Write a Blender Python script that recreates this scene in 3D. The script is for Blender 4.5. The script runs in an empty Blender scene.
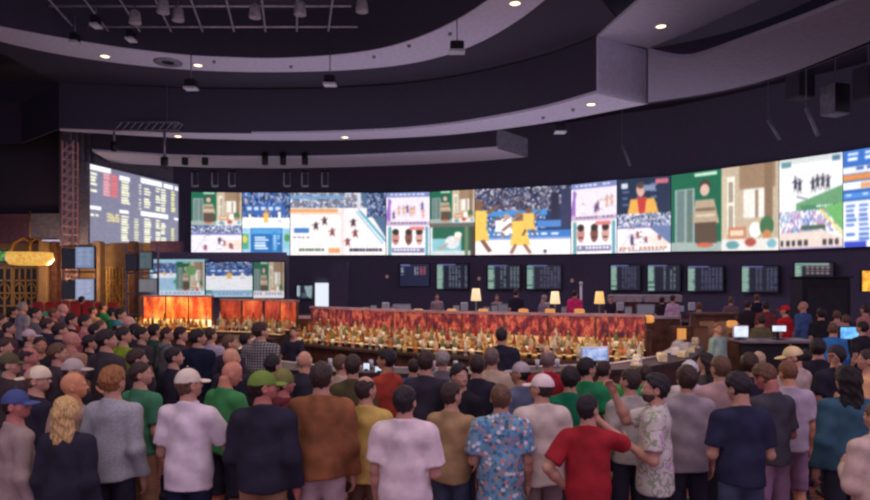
import bpy, math, random
import numpy as np
from mathutils import Vector, Matrix, Euler
rng = np.random.default_rng(7); random.seed(7)
scn = bpy.context.scene
COL = scn.collection
F, HOR, HC = 640.0, 280.0, 2.4            # focal length in pixels, horizon row, eye height

def U(px, py, d):                          # the place that shows at a pixel, at distance d
    return Vector(((px-435)/F*d, d, HC+(HOR-py)/F*d))
def UZ(px, py, z):                         # ... on the level z
    d = F*(z-HC)/(HOR-py)
    return Vector(((px-435)/F*d, d, z))
def lin(c):
    c = [x/255 for x in c[:3]]
    return [x/12.92 if x <= .04045 else ((x+.055)/1.055)**2.4 for x in c]

# ---------------------------------------------------------------- materials
MATS = {}
def nodes_of(name):
    m = bpy.data.materials.new(name); m.use_nodes = True
    nt = m.node_tree; b = nt.nodes['Principled BSDF']
    return m, nt, b
def ramp(nt, fac, stops, interp='LINEAR'):
    r = nt.nodes.new('ShaderNodeValToRGB'); r.color_ramp.interpolation = interp
    el = r.color_ramp.elements
    while len(el) < len(stops): el.new(.5)
    for e, (p, c) in zip(el, stops):
        e.position = p; e.color = (*lin(c), 1)
    nt.links.new(fac, r.inputs[0]); return r.outputs[0]
def coords(nt, scale=(1, 1, 1)):
    t = nt.nodes.new('ShaderNodeTexCoord'); mp = nt.nodes.new('ShaderNodeMapping')
    mp.inputs['Scale'].default_value = scale
    nt.links.new(t.outputs['Object'], mp.inputs[0]); return mp.outputs[0]
def noise(nt, vec, scale, detail=3, rough=.5):
    n = nt.nodes.new('ShaderNodeTexNoise'); n.inputs['Scale'].default_value = scale
    n.inputs['Detail'].default_value = detail; n.inputs['Roughness'].default_value = rough
    nt.links.new(vec, n.inputs['Vector']); return n.outputs['Fac']
def bump(nt, b, h, strength, dist=.02):
    n = nt.nodes.new('ShaderNodeBump'); n.inputs['Strength'].default_value = strength
    n.inputs['Distance'].default_value = dist
    nt.links.new(h, n.inputs['Height']); nt.links.new(n.outputs[0], b.inputs['Normal'])
def plain(name, c, rough=.6, metal=0, var=.12, scale=6, bmp=0, spec=.3, emit=None, estr=1):
    if name in MATS: return MATS[name]
    m, nt, b = nodes_of(name)
    v = coords(nt); n = noise(nt, v, scale)
    lo = [x*(1-var) for x in c]; hi = [min(255, x*(1+var)) for x in c]
    nt.links.new(ramp(nt, n, [(.3, lo), (.7, hi)]), b.inputs['Base Color'])
    b.inputs['Roughness'].default_value = rough; b.inputs['Metallic'].default_value = metal
    b.inputs['Specular IOR Level'].default_value = spec
    if bmp: bump(nt, b, n, bmp)
    if emit:
        b.inputs['Emission Color'].default_value = (*lin(emit), 1); b.inputs['Emission Strength'].default_value = estr
    MATS[name] = m; return m
def cloth(c):
    return plain('cloth_%d_%d_%d' % tuple(c), c, .9, 0, .08, 9, .25, .1)
def skinm(c):
    return plain('skin_%d_%d_%d' % tuple(c), c, .5, 0, .06, 14, .05, .3)
def hairm(c):
    k = 'hair_%d_%d_%d' % tuple(c)
    if k in MATS: return MATS[k]
    m, nt, b = nodes_of(k)
    n = noise(nt, coords(nt, (60, 60, 9)), 2.0, 4)
    nt.links.new(ramp(nt, n, [(.3, [x*.6 for x in c]), (.7, [min(255, x*1.25) for x in c])]), b.inputs['Base Color'])
    b.inputs['Roughness'].default_value = .6; b.inputs['Specular IOR Level'].default_value = .25
    bump(nt, b, n, .5, .01)
    MATS[k] = m; return m
def floral():
    m, nt, b = nodes_of('floral_print')
    v = coords(nt)
    def vor(scale):
        o = nt.nodes.new('ShaderNodeTexVoronoi'); o.inputs['Scale'].default_value = scale
        nt.links.new(v, o.inputs['Vector']); return o
    a = vor(33)
    sep = nt.nodes.new('ShaderNodeSeparateColor'); nt.links.new(a.outputs['Color'], sep.inputs[0])
    c1 = ramp(nt, sep.outputs[0], [(0, (84, 128, 166)), (.3, (120, 160, 188)), (.5, (206, 138, 148)), (.64, (222, 214, 214)), (.78, (74, 104, 124)), (.93, (196, 150, 100))], 'CONSTANT')
    d = ramp(nt, a.outputs['Distance'], [(.0, (255, 255, 255)), (.55, (255, 255, 255)), (.62, (0, 0, 0))])
    mx = nt.nodes.new('ShaderNodeMix'); mx.data_type = 'RGBA'
    nt.links.new(d, mx.inputs[0]); mx.inputs[6].default_value = (*lin((112, 156, 186)), 1); nt.links.new(c1, mx.inputs[7])
    nt.links.new(mx.outputs[2], b.inputs['Base Color']); b.inputs['Roughness'].default_value = .85
    return m
def plaid(name, base, line, scale):
    m, nt, b = nodes_of(name)
    v = coords(nt); prev = None
    for ax in ('X', 'Z'):
        w = nt.nodes.new('ShaderNodeTexWave'); w.wave_type = 'BANDS'; w.bands_direction = ax
        w.inputs['Scale'].default_value = scale; nt.links.new(v, w.inputs['Vector'])
        if prev is None: prev = w.outputs['Fac']
        else:
            mt = nt.nodes.new('ShaderNodeMath'); mt.operation = 'MULTIPLY'
            nt.links.new(prev, mt.inputs[0]); nt.links.new(w.outputs['Fac'], mt.inputs[1]); prev = mt.outputs[0]
    nt.links.new(ramp(nt, prev, [(.1, line), (.45, base)]), b.inputs['Base Color']); b.inputs['Roughness'].default_value = .9
    return m
def speckle(name, stops, scale, interp='CONSTANT', rough=.85, stretch=(1, 1, 1)):
    m, nt, b = nodes_of(name)
    nt.links.new(ramp(nt, noise(nt, coords(nt, stretch), scale, 2), stops, interp), b.inputs['Base Color'])
    b.inputs['Roughness'].default_value = rough; return m
def emis(name, c, s):
    if name in MATS: return MATS[name]
    m, nt, b = nodes_of(name)
    b.inputs['Base Color'].default_value = (*lin(c), 1)
    b.inputs['Emission Color'].default_value = (*lin(c), 1); b.inputs['Emission Strength'].default_value = s
    MATS[name] = m; return m
def emis_noise(name, stops, scale, s, stretch=(1, 1, 1), detail=3):
    m, nt, b = nodes_of(name)
    c = ramp(nt, noise(nt, coords(nt, stretch), scale, detail, .6), stops)
    nt.links.new(c, b.inputs['Emission Color']); nt.links.new(c, b.inputs['Base Color'])
    b.inputs['Emission Strength'].default_value = s; b.inputs['Roughness'].default_value = .25
    return m
def screen_mat(name, s):
    if name in MATS: return MATS[name]
    m, nt, b = nodes_of(name)
    a = nt.nodes.new('ShaderNodeVertexColor'); a.layer_name = 'pixels'
    b.inputs['Base Color'].default_value = (.01, .01, .012, 1); b.inputs['Roughness'].default_value = .35
    nt.links.new(a.outputs[0], b.inputs['Emission Color']); b.inputs['Emission Strength'].default_value = s
    MATS[name] = m; return m

# ---------------------------------------------------------------- objects
def link(name, me, mat, parent=None):
    o = bpy.data.objects.new(name, me); COL.objects.link(o)
    if not me.materials: me.materials.append(None)
    o.material_slots[0].link = 'OBJECT'; o.material_slots[0].material = mat
    if parent: o.parent = parent
    return o
def tag(o, label=None, cat=None, group=None, kind=None):
    if label: o['label'] = label
    if cat: o['category'] = cat
    if group: o['group'] = group
    if kind: o['kind'] = kind
    return o
def thing(name, label, cat, loc=(0, 0, 0), rz=0, group=None):
    o = bpy.data.objects.new(name, None); COL.objects.link(o)
    o.location = loc; o.rotation_euler = (0, 0, rz); o.empty_display_size = .1
    return tag(o, label, cat, group)
def copy_tree(o, parent=None):
    c = o.copy(); COL.objects.link(c)
    if parent: c.parent = parent
    for ch in list(o.children): copy_tree(ch, c)
    return c
def np_mesh(name, V, Q, smooth=True):
    me = bpy.data.meshes.new(name); V = np.asarray(V, np.float32); Q = np.asarray(Q, np.int32)
    me.vertices.add(len(V)); me.vertices.foreach_set('co', V.ravel())
    me.loops.add(Q.size); me.loops.foreach_set('vertex_index', Q.ravel())
    me.polygons.add(len(Q)); me.polygons.foreach_set('loop_start', np.arange(0, Q.size, Q.shape[1], dtype=np.int32))
    me.polygons.foreach_set('use_smooth', np.full(len(Q), smooth, dtype=bool))
    me.update(calc_edges=True); return me

class MB:
    def __init__(s): s.v = []; s.f = []; s.sm = []
    def add(s, vs, fs, smooth=False):
        b = len(s.v); s.v += [tuple(x) for x in vs]; s.f += [tuple(b+i for i in f) for f in fs]; s.sm += [smooth]*len(fs); return s
    def box(s, c, size, rz=0, bev=0):
        x, y, z = [k/2 for k in size]; R = Matrix.Rotation(rz, 3, 'Z'); c = Vector(c)
        if not bev:
            vs = [c+R@Vector((i*x, j*y, k*z)) for k in (-1, 1) for j in (-1, 1) for i in (-1, 1)]
            return s.add(vs, [(0, 2, 3, 1), (4, 5, 7, 6), (0, 1, 5, 4), (1, 3, 7, 5), (3, 2, 6, 7), (2, 0, 4, 6)])
        bev = min(bev, x*.9, y*.9, z*.9); rings = []
        for zz, ins in ((-z, bev), (-z+bev, 0), (z-bev, 0), (z, bev)):
            a, b_ = x-ins, y-ins; q = bev*.6
            rings.append([c+R@Vector(p+(zz,)) for p in ((-a+q, -b_), (a-q, -b_), (a, -b_+q), (a, b_-q), (a-q, b_), (-a+q, b_), (-a, b_-q), (-a, -b_+q))])
        return s.loft(rings, caps=True)
    def loft(s, rings, caps=True, closed=True, smooth=False):
        n = len(rings[0]); vs = [p for r in rings for p in r]; fs = []
        for i in range(len(rings)-1):
            for j in range(n if closed else n-1):
                k = (j+1) % n; fs.append((i*n+j, i*n+k, (i+1)*n+k, (i+1)*n+j))
        if caps: fs.append(tuple(range(n-1, -1, -1))); fs.append(tuple((len(rings)-1)*n+j for j in range(n)))
        return s.add(vs, fs, smooth)
    def tube(s, pts, r, n=8, caps=True):
        pts = [Vector(p) for p in pts]; rs = r if isinstance(r, (list, tuple)) else [r]*len(pts); rings = []
        up = Vector((0, 0, 1))
        for i, p in enumerate(pts):
            t = (pts[min(i+1, len(pts)-1)]-pts[max(i-1, 0)]).normalized()
            a = t.cross(up if abs(t.z) < .95 else Vector((1, 0, 0))).normalized(); b = t.cross(a)
            rings.append([p+(a*math.cos(q)+b*math.sin(q))*rs[i] for q in [2*math.pi*k/n for k in range(n)]])
        return s.loft(rings, caps, True, n > 5)
    def beam(s, p, q, w): return s.tube([p, q], w*.7071, 4)
    def lathe(s, prof, c=(0, 0, 0), n=14, caps=True):
        c = Vector(c)
        return s.loft([[c+Vector((r*math.cos(2*math.pi*k/n), r*math.sin(2*math.pi*k/n), z)) for k in range(n)] for r, z in prof], caps, True, True)
    def run(s, pts, z0, z1, th, off=0):     # a wall-like strip along a plan polyline
        pts = [Vector((p[0], p[1])) for p in pts]; L, R_ = [], []
        for i, p in enumerate(pts):
            t = (pts[min(i+1, len(pts)-1)]-pts[max(i-1, 0)]).normalized(); nn = Vector((-t.y, t.x))
            L.append(p+nn*(off+th/2)); R_.append(p+nn*(off-th/2))
        rings = [[(a.x, a.y, z0), (a.x, a.y, z1), (b.x, b.y, z1), (b.x, b.y, z0)] for a, b in zip(L, R_)]
        return s.loft(rings, True)
    def quad(s, a, b, c, d): return s.add([a, b, c, d], [(0, 1, 2, 3)])
    def build(s, name, mat, parent=None):
        me = bpy.data.meshes.new(name); me.from_pydata(s.v, [], s.f)
        me.polygons.foreach_set('use_smooth', s.sm); me.update()
        return link(name, me, mat, parent)
def struct(o): o['kind'] = 'structure'; return o

# ---------------------------------------------------------------- implicit surfaces
def snets(Fv, xs, ys, zs):
    s = Fv < 0; nx, ny, nz = Fv.shape
    cnt = np.zeros((nx-1, ny-1, nz-1), np.int8)
    for a in (0, 1):
        for b in (0, 1):
            for c in (0, 1): cnt += s[a:nx-1+a, b:ny-1+b, c:nz-1+c]
    act = (cnt > 0) & (cnt < 8); ii, jj, kk = np.nonzero(act); n = len(ii)
    idx = np.full(act.shape, -1, np.int32); idx[ii, jj, kk] = np.arange(n)
    P = np.zeros((n, 3), np.float32); W = np.zeros(n, np.float32)
    cs = [(a, b, c) for a in (0, 1) for b in (0, 1) for c in (0, 1)]
    for a in cs:
        for b in cs:
            if sum(b)-sum(a) == 1 and all(y >= x for x, y in zip(a, b)):
                fa = Fv[ii+a[0], jj+a[1], kk+a[2]]; fb = Fv[ii+b[0], jj+b[1], kk+b[2]]
                m = (fa < 0) != (fb < 0); t = np.where(m, fa/np.where(m, fa-fb, 1), 0)
                for q in range(3): P[:, q] += np.where(m, a[q]+t*(b[q]-a[q]), 0)
                W += m
    P /= W[:, None]; P += np.stack([ii, jj, kk], 1)
    h = xs[1]-xs[0]; P = P*h+np.array([xs[0], ys[0], zs[0]], np.float32)
    quads = []
    def emit(d, c0, c1, c2, c3):
        for sg in (False, True):
            m = d == (1 if not sg else -1)
            q = np.stack([c[m] for c in (c0, c1, c2, c3)], 1)
            quads.append(q[:, ::-1] if sg else q)
    si = s.astype(np.int8)
    d = (si[:-1]-si[1:])[:, 1:-1, 1:-1]; emit(d, idx[:, :-1, :-1], idx[:, 1:, :-1], idx[:, 1:, 1:], idx[:, :-1, 1:])
    d = (si[:, :-1]-si[:, 1:])[1:-1, :, 1:-1]; emit(d, idx[:-1, :, :-1], idx[:-1, :, 1:], idx[1:, :, 1:], idx[1:, :, :-1])
    d = (si[:, :, :-1]-si[:, :, 1:])[1:-1, 1:-1, :]; emit(d, idx[:-1, :-1], idx[1:, :-1], idx[1:, 1:], idx[:-1, 1:])
    return P, np.concatenate(quads)
def smin(a, b, k):
    h = np.clip(.5+.5*(b-a)/k, 0, 1); return b*(1-h)+a*h-k*h*(1-h)
def cap(p, a, b, ra, rb, ys=1.0):
    x, y, z = p; a = np.array(a, np.float32); b = np.array(b, np.float32); ba = b-a; sy = 1/ys
    wx, wy, wz = x-a[0], (y-a[1])*sy, z-a[2]; b2 = ba*np.array([1, sy, 1])
    t = np.clip((wx*b2[0]+wy*b2[1]+wz*b2[2])/max(float(b2@b2), 1e-9), 0, 1)
    d = np.sqrt((wx-t*b2[0])**2+(wy-t*b2[1])**2+(wz-t*b2[2])**2)-(ra+(rb-ra)*t)
    return d*(ys if ys < 1 else 1)
def ell(p, c, r):
    x, y, z = p; x, y, z = x-c[0], y-c[1], z-c[2]
    k0 = np.sqrt((x/r[0])**2+(y/r[1])**2+(z/r[2])**2); k1 = np.sqrt((x/r[0]**2)**2+(y/r[1]**2)**2+(z/r[2]**2)**2)+1e-9
    return k0*(k0-1)/k1
def grid(lo, hi, h):
    xs, ys, zs = [np.arange(a, b+h, h, dtype=np.float32) for a, b in zip(lo, hi)]
    return (xs[:, None, None], ys[None, :, None], zs[None, None, :]), (xs, ys, zs)
def sdf(fn, lo, hi, h):
    p, ax = grid(lo, hi, h); f = np.broadcast_to(fn(p), (len(ax[0]), len(ax[1]), len(ax[2]))).astype(np.float32).copy()
    f[[0, -1]] = np.maximum(f[[0, -1]], h*.2); f[:, [0, -1]] = np.maximum(f[:, [0, -1]], h*.2); f[:, :, [0, -1]] = np.maximum(f[:, :, [0, -1]], h*.2)
    return snets(f, *ax)

# ---------------------------------------------------------------- people
SHX, SHZ = .166, 1.405
ARMS = {  # elbow and wrist from the shoulder, thumb direction (for the right arm)
 'down':   ((.040, -.03, -.275), (.052, .05, -.515), (0, 1, .1)),
 'pocket': ((.085, -.07, -.27), (.03, .06, -.49), (0, 1, -.2)),
 'front':  ((.05, .0, -.285), (-.07, .21, -.20), (-.3, 0, 1)),
 'cross':  ((.06, .04, -.28), (-.2, .2, -.20), (0, .2, 1)),
 'hips':   ((.15, -.09, -.23), (.0, .02, -.41), (0, 1, .3)),
 'mouth':  ((.15, .17, -.09), (-.07, .2, .10), (-1, -.2, .3)),
 'raise':  ((.03, .24, -.08), (-.02, .33, .15), (-.4, -1, .2)),
 'reach':  ((.12, .16, -.10), (-.02, .22, .13), (-1, 0, .3)),
 'lean':   ((.10, .10, -.26), (.06, .30, -.33), (-1, .2, .2)),
}
def arm(side, pose):
    e, w, t = ARMS[pose]; s = Vector((SHX*side, 0, SHZ)); m = lambda q: Vector((q[0]*side, q[1], q[2]))
    return s, s+m(e), s+m(w), m(t)
CACHE = {}
def cached(key, fn):
    if key not in CACHE: CACHE[key] = fn()
    return CACHE[key]

def head_sdf(p):
    x, y, z = p; ax = np.abs(x); q = (ax, y, z)
    d = ell(p, (0, -.012, .118), (.076, .096, .100))
    d = smin(d, ell(p, (0, .022, .062), (.060, .072, .066)), .03)
    d = smin(d, ell(p, (0, .062, .028), (.030, .030, .026)), .03)
    d = smin(d, cap(q, (.0, .078, .118), (.034, .072, .118), .012, .012), .015)
    d = smin(d, cap(q, (.045, .048, .075), (.03, .062, .07), .016, .014), .02)
    d = -smin(-d, ell(q, (.031, .097, .098), (.018, .018, .012)), .012)
    d = smin(d, cap(p, (0, .086, .108), (0, .108, .078), .008, .012), .012)
    d = smin(d, ell(q, (.010, .096, .072), (.010, .012, .008)), .008)
    d = smin(d, ell(p, (0, .084, .050), (.022, .012, .006)), .008)
    d = smin(d, ell(p, (0, .082, .040), (.018, .012, .006)), .008)
    d = np.maximum(d, -(ell(p, (0, .099, .045), (.02, .012, .0025))))
    ear = np.maximum(ell(q, (.079, -.004, .088), (.012, .022, .033)), -ell(q, (.090, .002, .092), (.010, .012, .018)))
    d = smin(d, ear, .008)
    return smin(d, cap(p, (0, -.012, -.06), (0, -.004, .06), .058, .054), .025)
def head_mesh(h): return cached(('head', h), lambda: sdf(head_sdf, (-.11, -.13, -.07), (.11, .14, .24), h))

def hand_mesh(curl, h):
    def mk():
        caps = []
        for i, (t0, L) in enumerate(((.030, .070), (.010, .080), (-.011, .074), (-.030, .058))):
            p0 = np.array([.088-.004*abs(i-1), t0, 0]); a = curl*(.5+.12*i); sp = (1.5-i)*.05
            p1 = p0+L*.48*np.array([math.cos(a), sp, math.sin(a)]); a2 = a+curl*.75
            p2 = p1+L*.32*np.array([math.cos(a2), sp*.5, math.sin(a2)]); a3 = a2+curl*.5
            p3 = p2+L*.24*np.array([math.cos(a3), 0, math.sin(a3)])
            caps += [(np.array([.05, t0*.8, 0]), p0, .011, .0098), (p0, p1, .0098, .0088), (p1, p2, .0086, .0078), (p2, p3, .0076, .0064)]
        b0 = np.array([.022, .026, .004]); b1 = np.array([.052, .054, .016]); b2 = np.array([.078, .062, .024+.012*curl]); b3 = np.array([.098, .060, .032+.02*curl])
        caps += [(b0, b1, .014, .0115), (b1, b2, .0112, .0095), (b2, b3, .0092, .0075)]
        def fn(p):
            d = ell(p, (.05, 0, 0), (.055, .043, .016)); d = smin(d, cap(p, (-.03, 0, 0), (.03, 0, 0), .028, .03, 1), .02)
            d = np.maximum(d, -1)
            for a, b, r0, r1 in caps: d = smin(d, cap(p, a, b, r0, r1), .005)
            return d
        return sdf(fn, (-.05, -.065, -.05), (.20, .085, .11), h)
    return cached(('hand', curl, h), mk)

def body_mesh(pose, fat, h, legs):
    def mk():
        def fn(p):
            d = ell(p, (0, 0, .96), (.148, .106, .12))
            d = smin(d, cap(p, (0, 0, 1.31), (0, 0, 1.02), .146, .132, .70), .05)
            d = smin(d, cap(p, (-.11, -.005, 1.39), (.11, -.005, 1.39), .058, .058), .05)
            for s in (-1, 1):
                d = smin(d, cap(p, (0, -.012, 1.475), (.13*s, -.005, 1.41), .042, .046), .04)
            if fat: d = smin(d, ell(p, (0, .05, 1.08), (.15+.03*fat, .11+.05*fat, .17)), .06)
            d = smin(d, cap(p, (0, -.018, 1.45), (0, -.008, 1.585), .060, .055), .035)
            for side, nm in zip((-1, 1), pose):
                s, e, w, t = arm(side, nm)
                d = smin(d, cap(p, s, e, .050, .040), .03); d = smin(d, smin(cap(p, e, e.lerp(w, .35), .041, .042), cap(p, e.lerp(w, .35), w, .042, .029), .03), .02)
            for s in (-1, 1):
                k = (.098*s, .012, .50); dl = cap(p, (.078*s, 0, .90), k, .080, .056)
                dl = smin(dl, cap(p, k, (.10*s, -.018, .36), .053, .056), .03); dl = smin(dl, cap(p, (.10*s, -.018, .36), (.105*s, -.02, .09), .056, .038), .03)
                dl = smin(dl, cap(p, (.105*s, -.02, .055), (.115*s, .13, .035), .038, .030), .03)
                d = smin(d, dl, .03)
            return d
        return sdf(fn, (-.50, -.26, .0 if legs else .55), (.50, .56, 1.62), h)
    return cached(('body', pose, fat, h, legs), mk)

def folds(p, ph, amp):
    x, y, z = p
    return amp*(np.sin(19*z+9*np.abs(x)+7*x+ph)*np.sin(11*x-5*z+6*y+ph*2.3)+.6*np.sin(33*z+21*x*np.sin(ph)+13*y+ph*.7))
def shirt_mesh(pose, fat, sleeve, hem, loose, ph, h):
    def mk():
        def fn(p):
            x, y, z = p; o = .012+loose*.8
            d = cap(p, (0, 0, 1.31), (0, .0, 1.0), .146+o*.9, .136+o*1.1, .72)
            d = smin(d, cap(p, (0, 0, 1.1), (0, .0, hem-.12), .142+o, .166+o*1.2, .80), .05)
            d = smin(d, cap(p, (-.11, -.005, 1.39), (.11, -.005, 1.39), .058+o, .058+o), .045)
            for s in (-1, 1):
                d = smin(d, cap(p, (.02*s, -.012, 1.458), (.13*s, -.005, 1.408), .042+o*.8, .046+o*.9), .035)
            d = smin(d, np.maximum(cap(p, (0, -.024, 1.38), (0, -.016, 1.49), .082+o*.7, .066+o*.7), z-1.512+.42*(y+.05)), .02)
            if fat: d = smin(d, ell(p, (0, .05, 1.08), (.165+.03*fat+o, .125+.05*fat+o, .19)), .06)
            for side, nm in zip((-1, 1), pose):
                s, e, w, t = arm(side, nm)
                if sleeve == 's':
                    end = s.lerp(e, .78); dr = (e-s).normalized()
                    a = cap(p, s, e, .052+o, .050+o+.008)
                    a = np.maximum(a, (x-end.x)*dr.x+(y-end.y)*dr.y+(z-end.z)*dr.z)
                else:
                    dr = (w-e).normalized(); end = e.lerp(w, .97)
                    a = np.maximum(cap(p, e, w, .045+o, .036+o), (x-end.x)*dr.x+(y-end.y)*dr.y+(z-end.z)*dr.z)
                    a = smin(a, cap(p, s, e, .051+o, .044+o), .03)
                d = smin(d, a, .03)
            d = d+folds(p, ph, .0045)
            d = np.maximum(d, hem+.012*np.sin(9*x+ph)-z)
            return np.maximum(d, -cap(p, (0, .045, 1.505), (0, .03, 1.60), .052, .09))
        return sdf(fn, (-.52, -.28, hem-.05), (.52, .58, 1.56), h)
    return cached(('shirt', pose, fat, sleeve, hem, loose, ph, h), mk)
def pants_mesh(short, ph, h):
    def mk():
        def fn(p):
            x, y, z = p
            d = ell(p, (0, 0, .96), (.158, .118, .13))
            end = .50 if short else .07
            for s in (-1, 1):
                k = (.10*s, .010, .50); dl = cap(p, (.080*s, 0, .90), k, .090, .080 if short else .070)
                dl = smin(dl, cap(p, k, (.106*s, -.018, .04), .082 if short else .073, .064), .02)
                d = smin(d, dl, .025)
            d = d+folds(p, ph+1, .004)
            return np.maximum(np.maximum(d, end-z), z-1.03)
        return sdf(fn, (-.26, -.22, .03), (.26, .22, 1.06), h)
    return cached(('pants', short, ph, h), mk)
def shoe_mesh():
    def fn(p):
        d = cap(p, (0, -.05, .045), (0, .15, .035), .050, .046); d = smin(d, cap(p, (0, -.05, .06), (0, -.03, .11), .048, .046), .03)
        return np.maximum(d, .004-p[2])
    return cached('shoe', lambda: sdf(fn, (-.08, -.14, -.01), (.08, .23, .14), .014))

def hair_mesh(style, h):
    def mk():
        def fn(p):
            x, y, z = p; ax = np.abs(x)
            nz = .0035*np.sin(70*x+40*z+3)*np.sin(60*y-50*z)+.002*np.sin(140*x+30)*np.sin(130*z+90*y)
            if style in ('long', 'wavy', 'bun'):
                d = ell(p, (0, -.014, .122), (.093, .113, .116))
                d = np.maximum(d, ((y-.074)-(z-.178)*.62)*.85)
                if style != 'bun':
                    lo = -.16 if style == 'long' else -.10
                    d = smin(d, cap((ax, y, z), (.058, -.045, .09), (.075, -.05, lo), .045, .038), .03)
                    d = smin(d, cap(p, (0, -.07, .08), (0, -.075, lo-.02), .062, .050), .03)
                    nz = nz+.007*np.sin(45*z+30*ax)*np.sin(40*x+15*z)
                else: d = smin(d, ell(p, (0, -.12, .13), (.04, .04, .04)), .015)
                return d+nz
            th = {'short': .009, 'buzz': .004, 'full': .018, 'fringe': .007, 'curly': .028, 'under': .006}[style]
            d = ell(p, (0, -.012, .118), (.076, .096, .100))-th*np.clip((z-.015)/.085, .22, 1.15)
            d = smin(d, ell(p, (0, .018, .075), (.060, .072, .066))-.004, .03)
            front = ((y-.074)-(z-.178)*.62)*.85+.006*np.sin(95*x+1)+.004*np.sin(210*x)
            side = np.maximum((y+.0)-.018-(z-.115)*.55, 0)*1.0
            d = np.maximum(d, front)
            d = smin(d, cap(p, (0, -.014, .0), (0, -.010, .06), .0605, .060), .03)
            d = np.maximum(d, .022+np.clip((y+.045)/.06, 0, 1)*.048+np.clip((y-.02)/.03, 0, 1)*.05-z+.006*np.sin(120*x+60*y)+.004*np.sin(230*y+90*x))
            d = np.maximum(d, -ell((ax, y, z), (.088, .0, .086), (.02, .03, .042)))
            if style == 'under': d = np.maximum(d, z-.125)
            if style == 'fringe': d = np.maximum(d, -ell(p, (0, .03, .22), (.075, .12, .075)))
            if style == 'curly': nz = nz*2.2
            return d+nz
        return sdf(fn, (-.15, -.20, -.25), (.15, .14, .28), h)
    return cached(('hair', style, h), mk)
def cap_meshes(h):
    def mk():
        def dome(p):
            x, y, z = p
            d = ell(p, (0, -.012, .118), (.083, .104, .112)); return np.maximum(d, (.116-.10*np.clip(y, -.1, .1)*.3)-z)
        def brim(p):
            x, y, z = p; zz = z-.122+1.6*x*x+.10*np.clip(y-.09, 0, 1)
            d = ell((x, y, zz), (0, .10, 0), (.076, .082, .012)); return np.maximum(d, .075-y)
        return sdf(dome, (-.12, -.15, .09), (.12, .13, .27), h), sdf(brim, (-.11, .05, .06), (.11, .21, .16), min(h, .006))
    return cached(('cap', h), mk)
def beanie_mesh(h):
    return cached(('beanie', h), lambda: sdf(lambda p: np.maximum(ell(p, (0, -.012, .125), (.093, .113, .128))+.002*np.sin(160*p[0]), .115-.15*p[1]-p[2]), (-.12, -.15, .07), (.12, .13, .27), h))
def beard_mesh(h):
    def fn(p):
        x, y, z = p
        d = smin(ell(p, (0, .022, .058), (.067, .080, .072)), ell(p, (0, .062, .024), (.038, .040, .036)), .03)
        d = np.maximum(d, z-.058-.5*np.clip(.05-y, 0, .05)); d = np.maximum(d, .005-y)
        return np.maximum(d, -ell(p, (0, .10, .047), (.022, .03, .010)))
    return cached(('beard', h), lambda: sdf(fn, (-.09, -.02, -.03), (.09, .13, .10), h))
def eye_mesh():
    def mk():
        m = MB(); n = 8
        m.lathe([(.0001, -.011), (.008, -.008), (.0112, 0), (.008, .008), (.0001, .011)], n=n)
        return m
    return cached('eye', mk)

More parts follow.
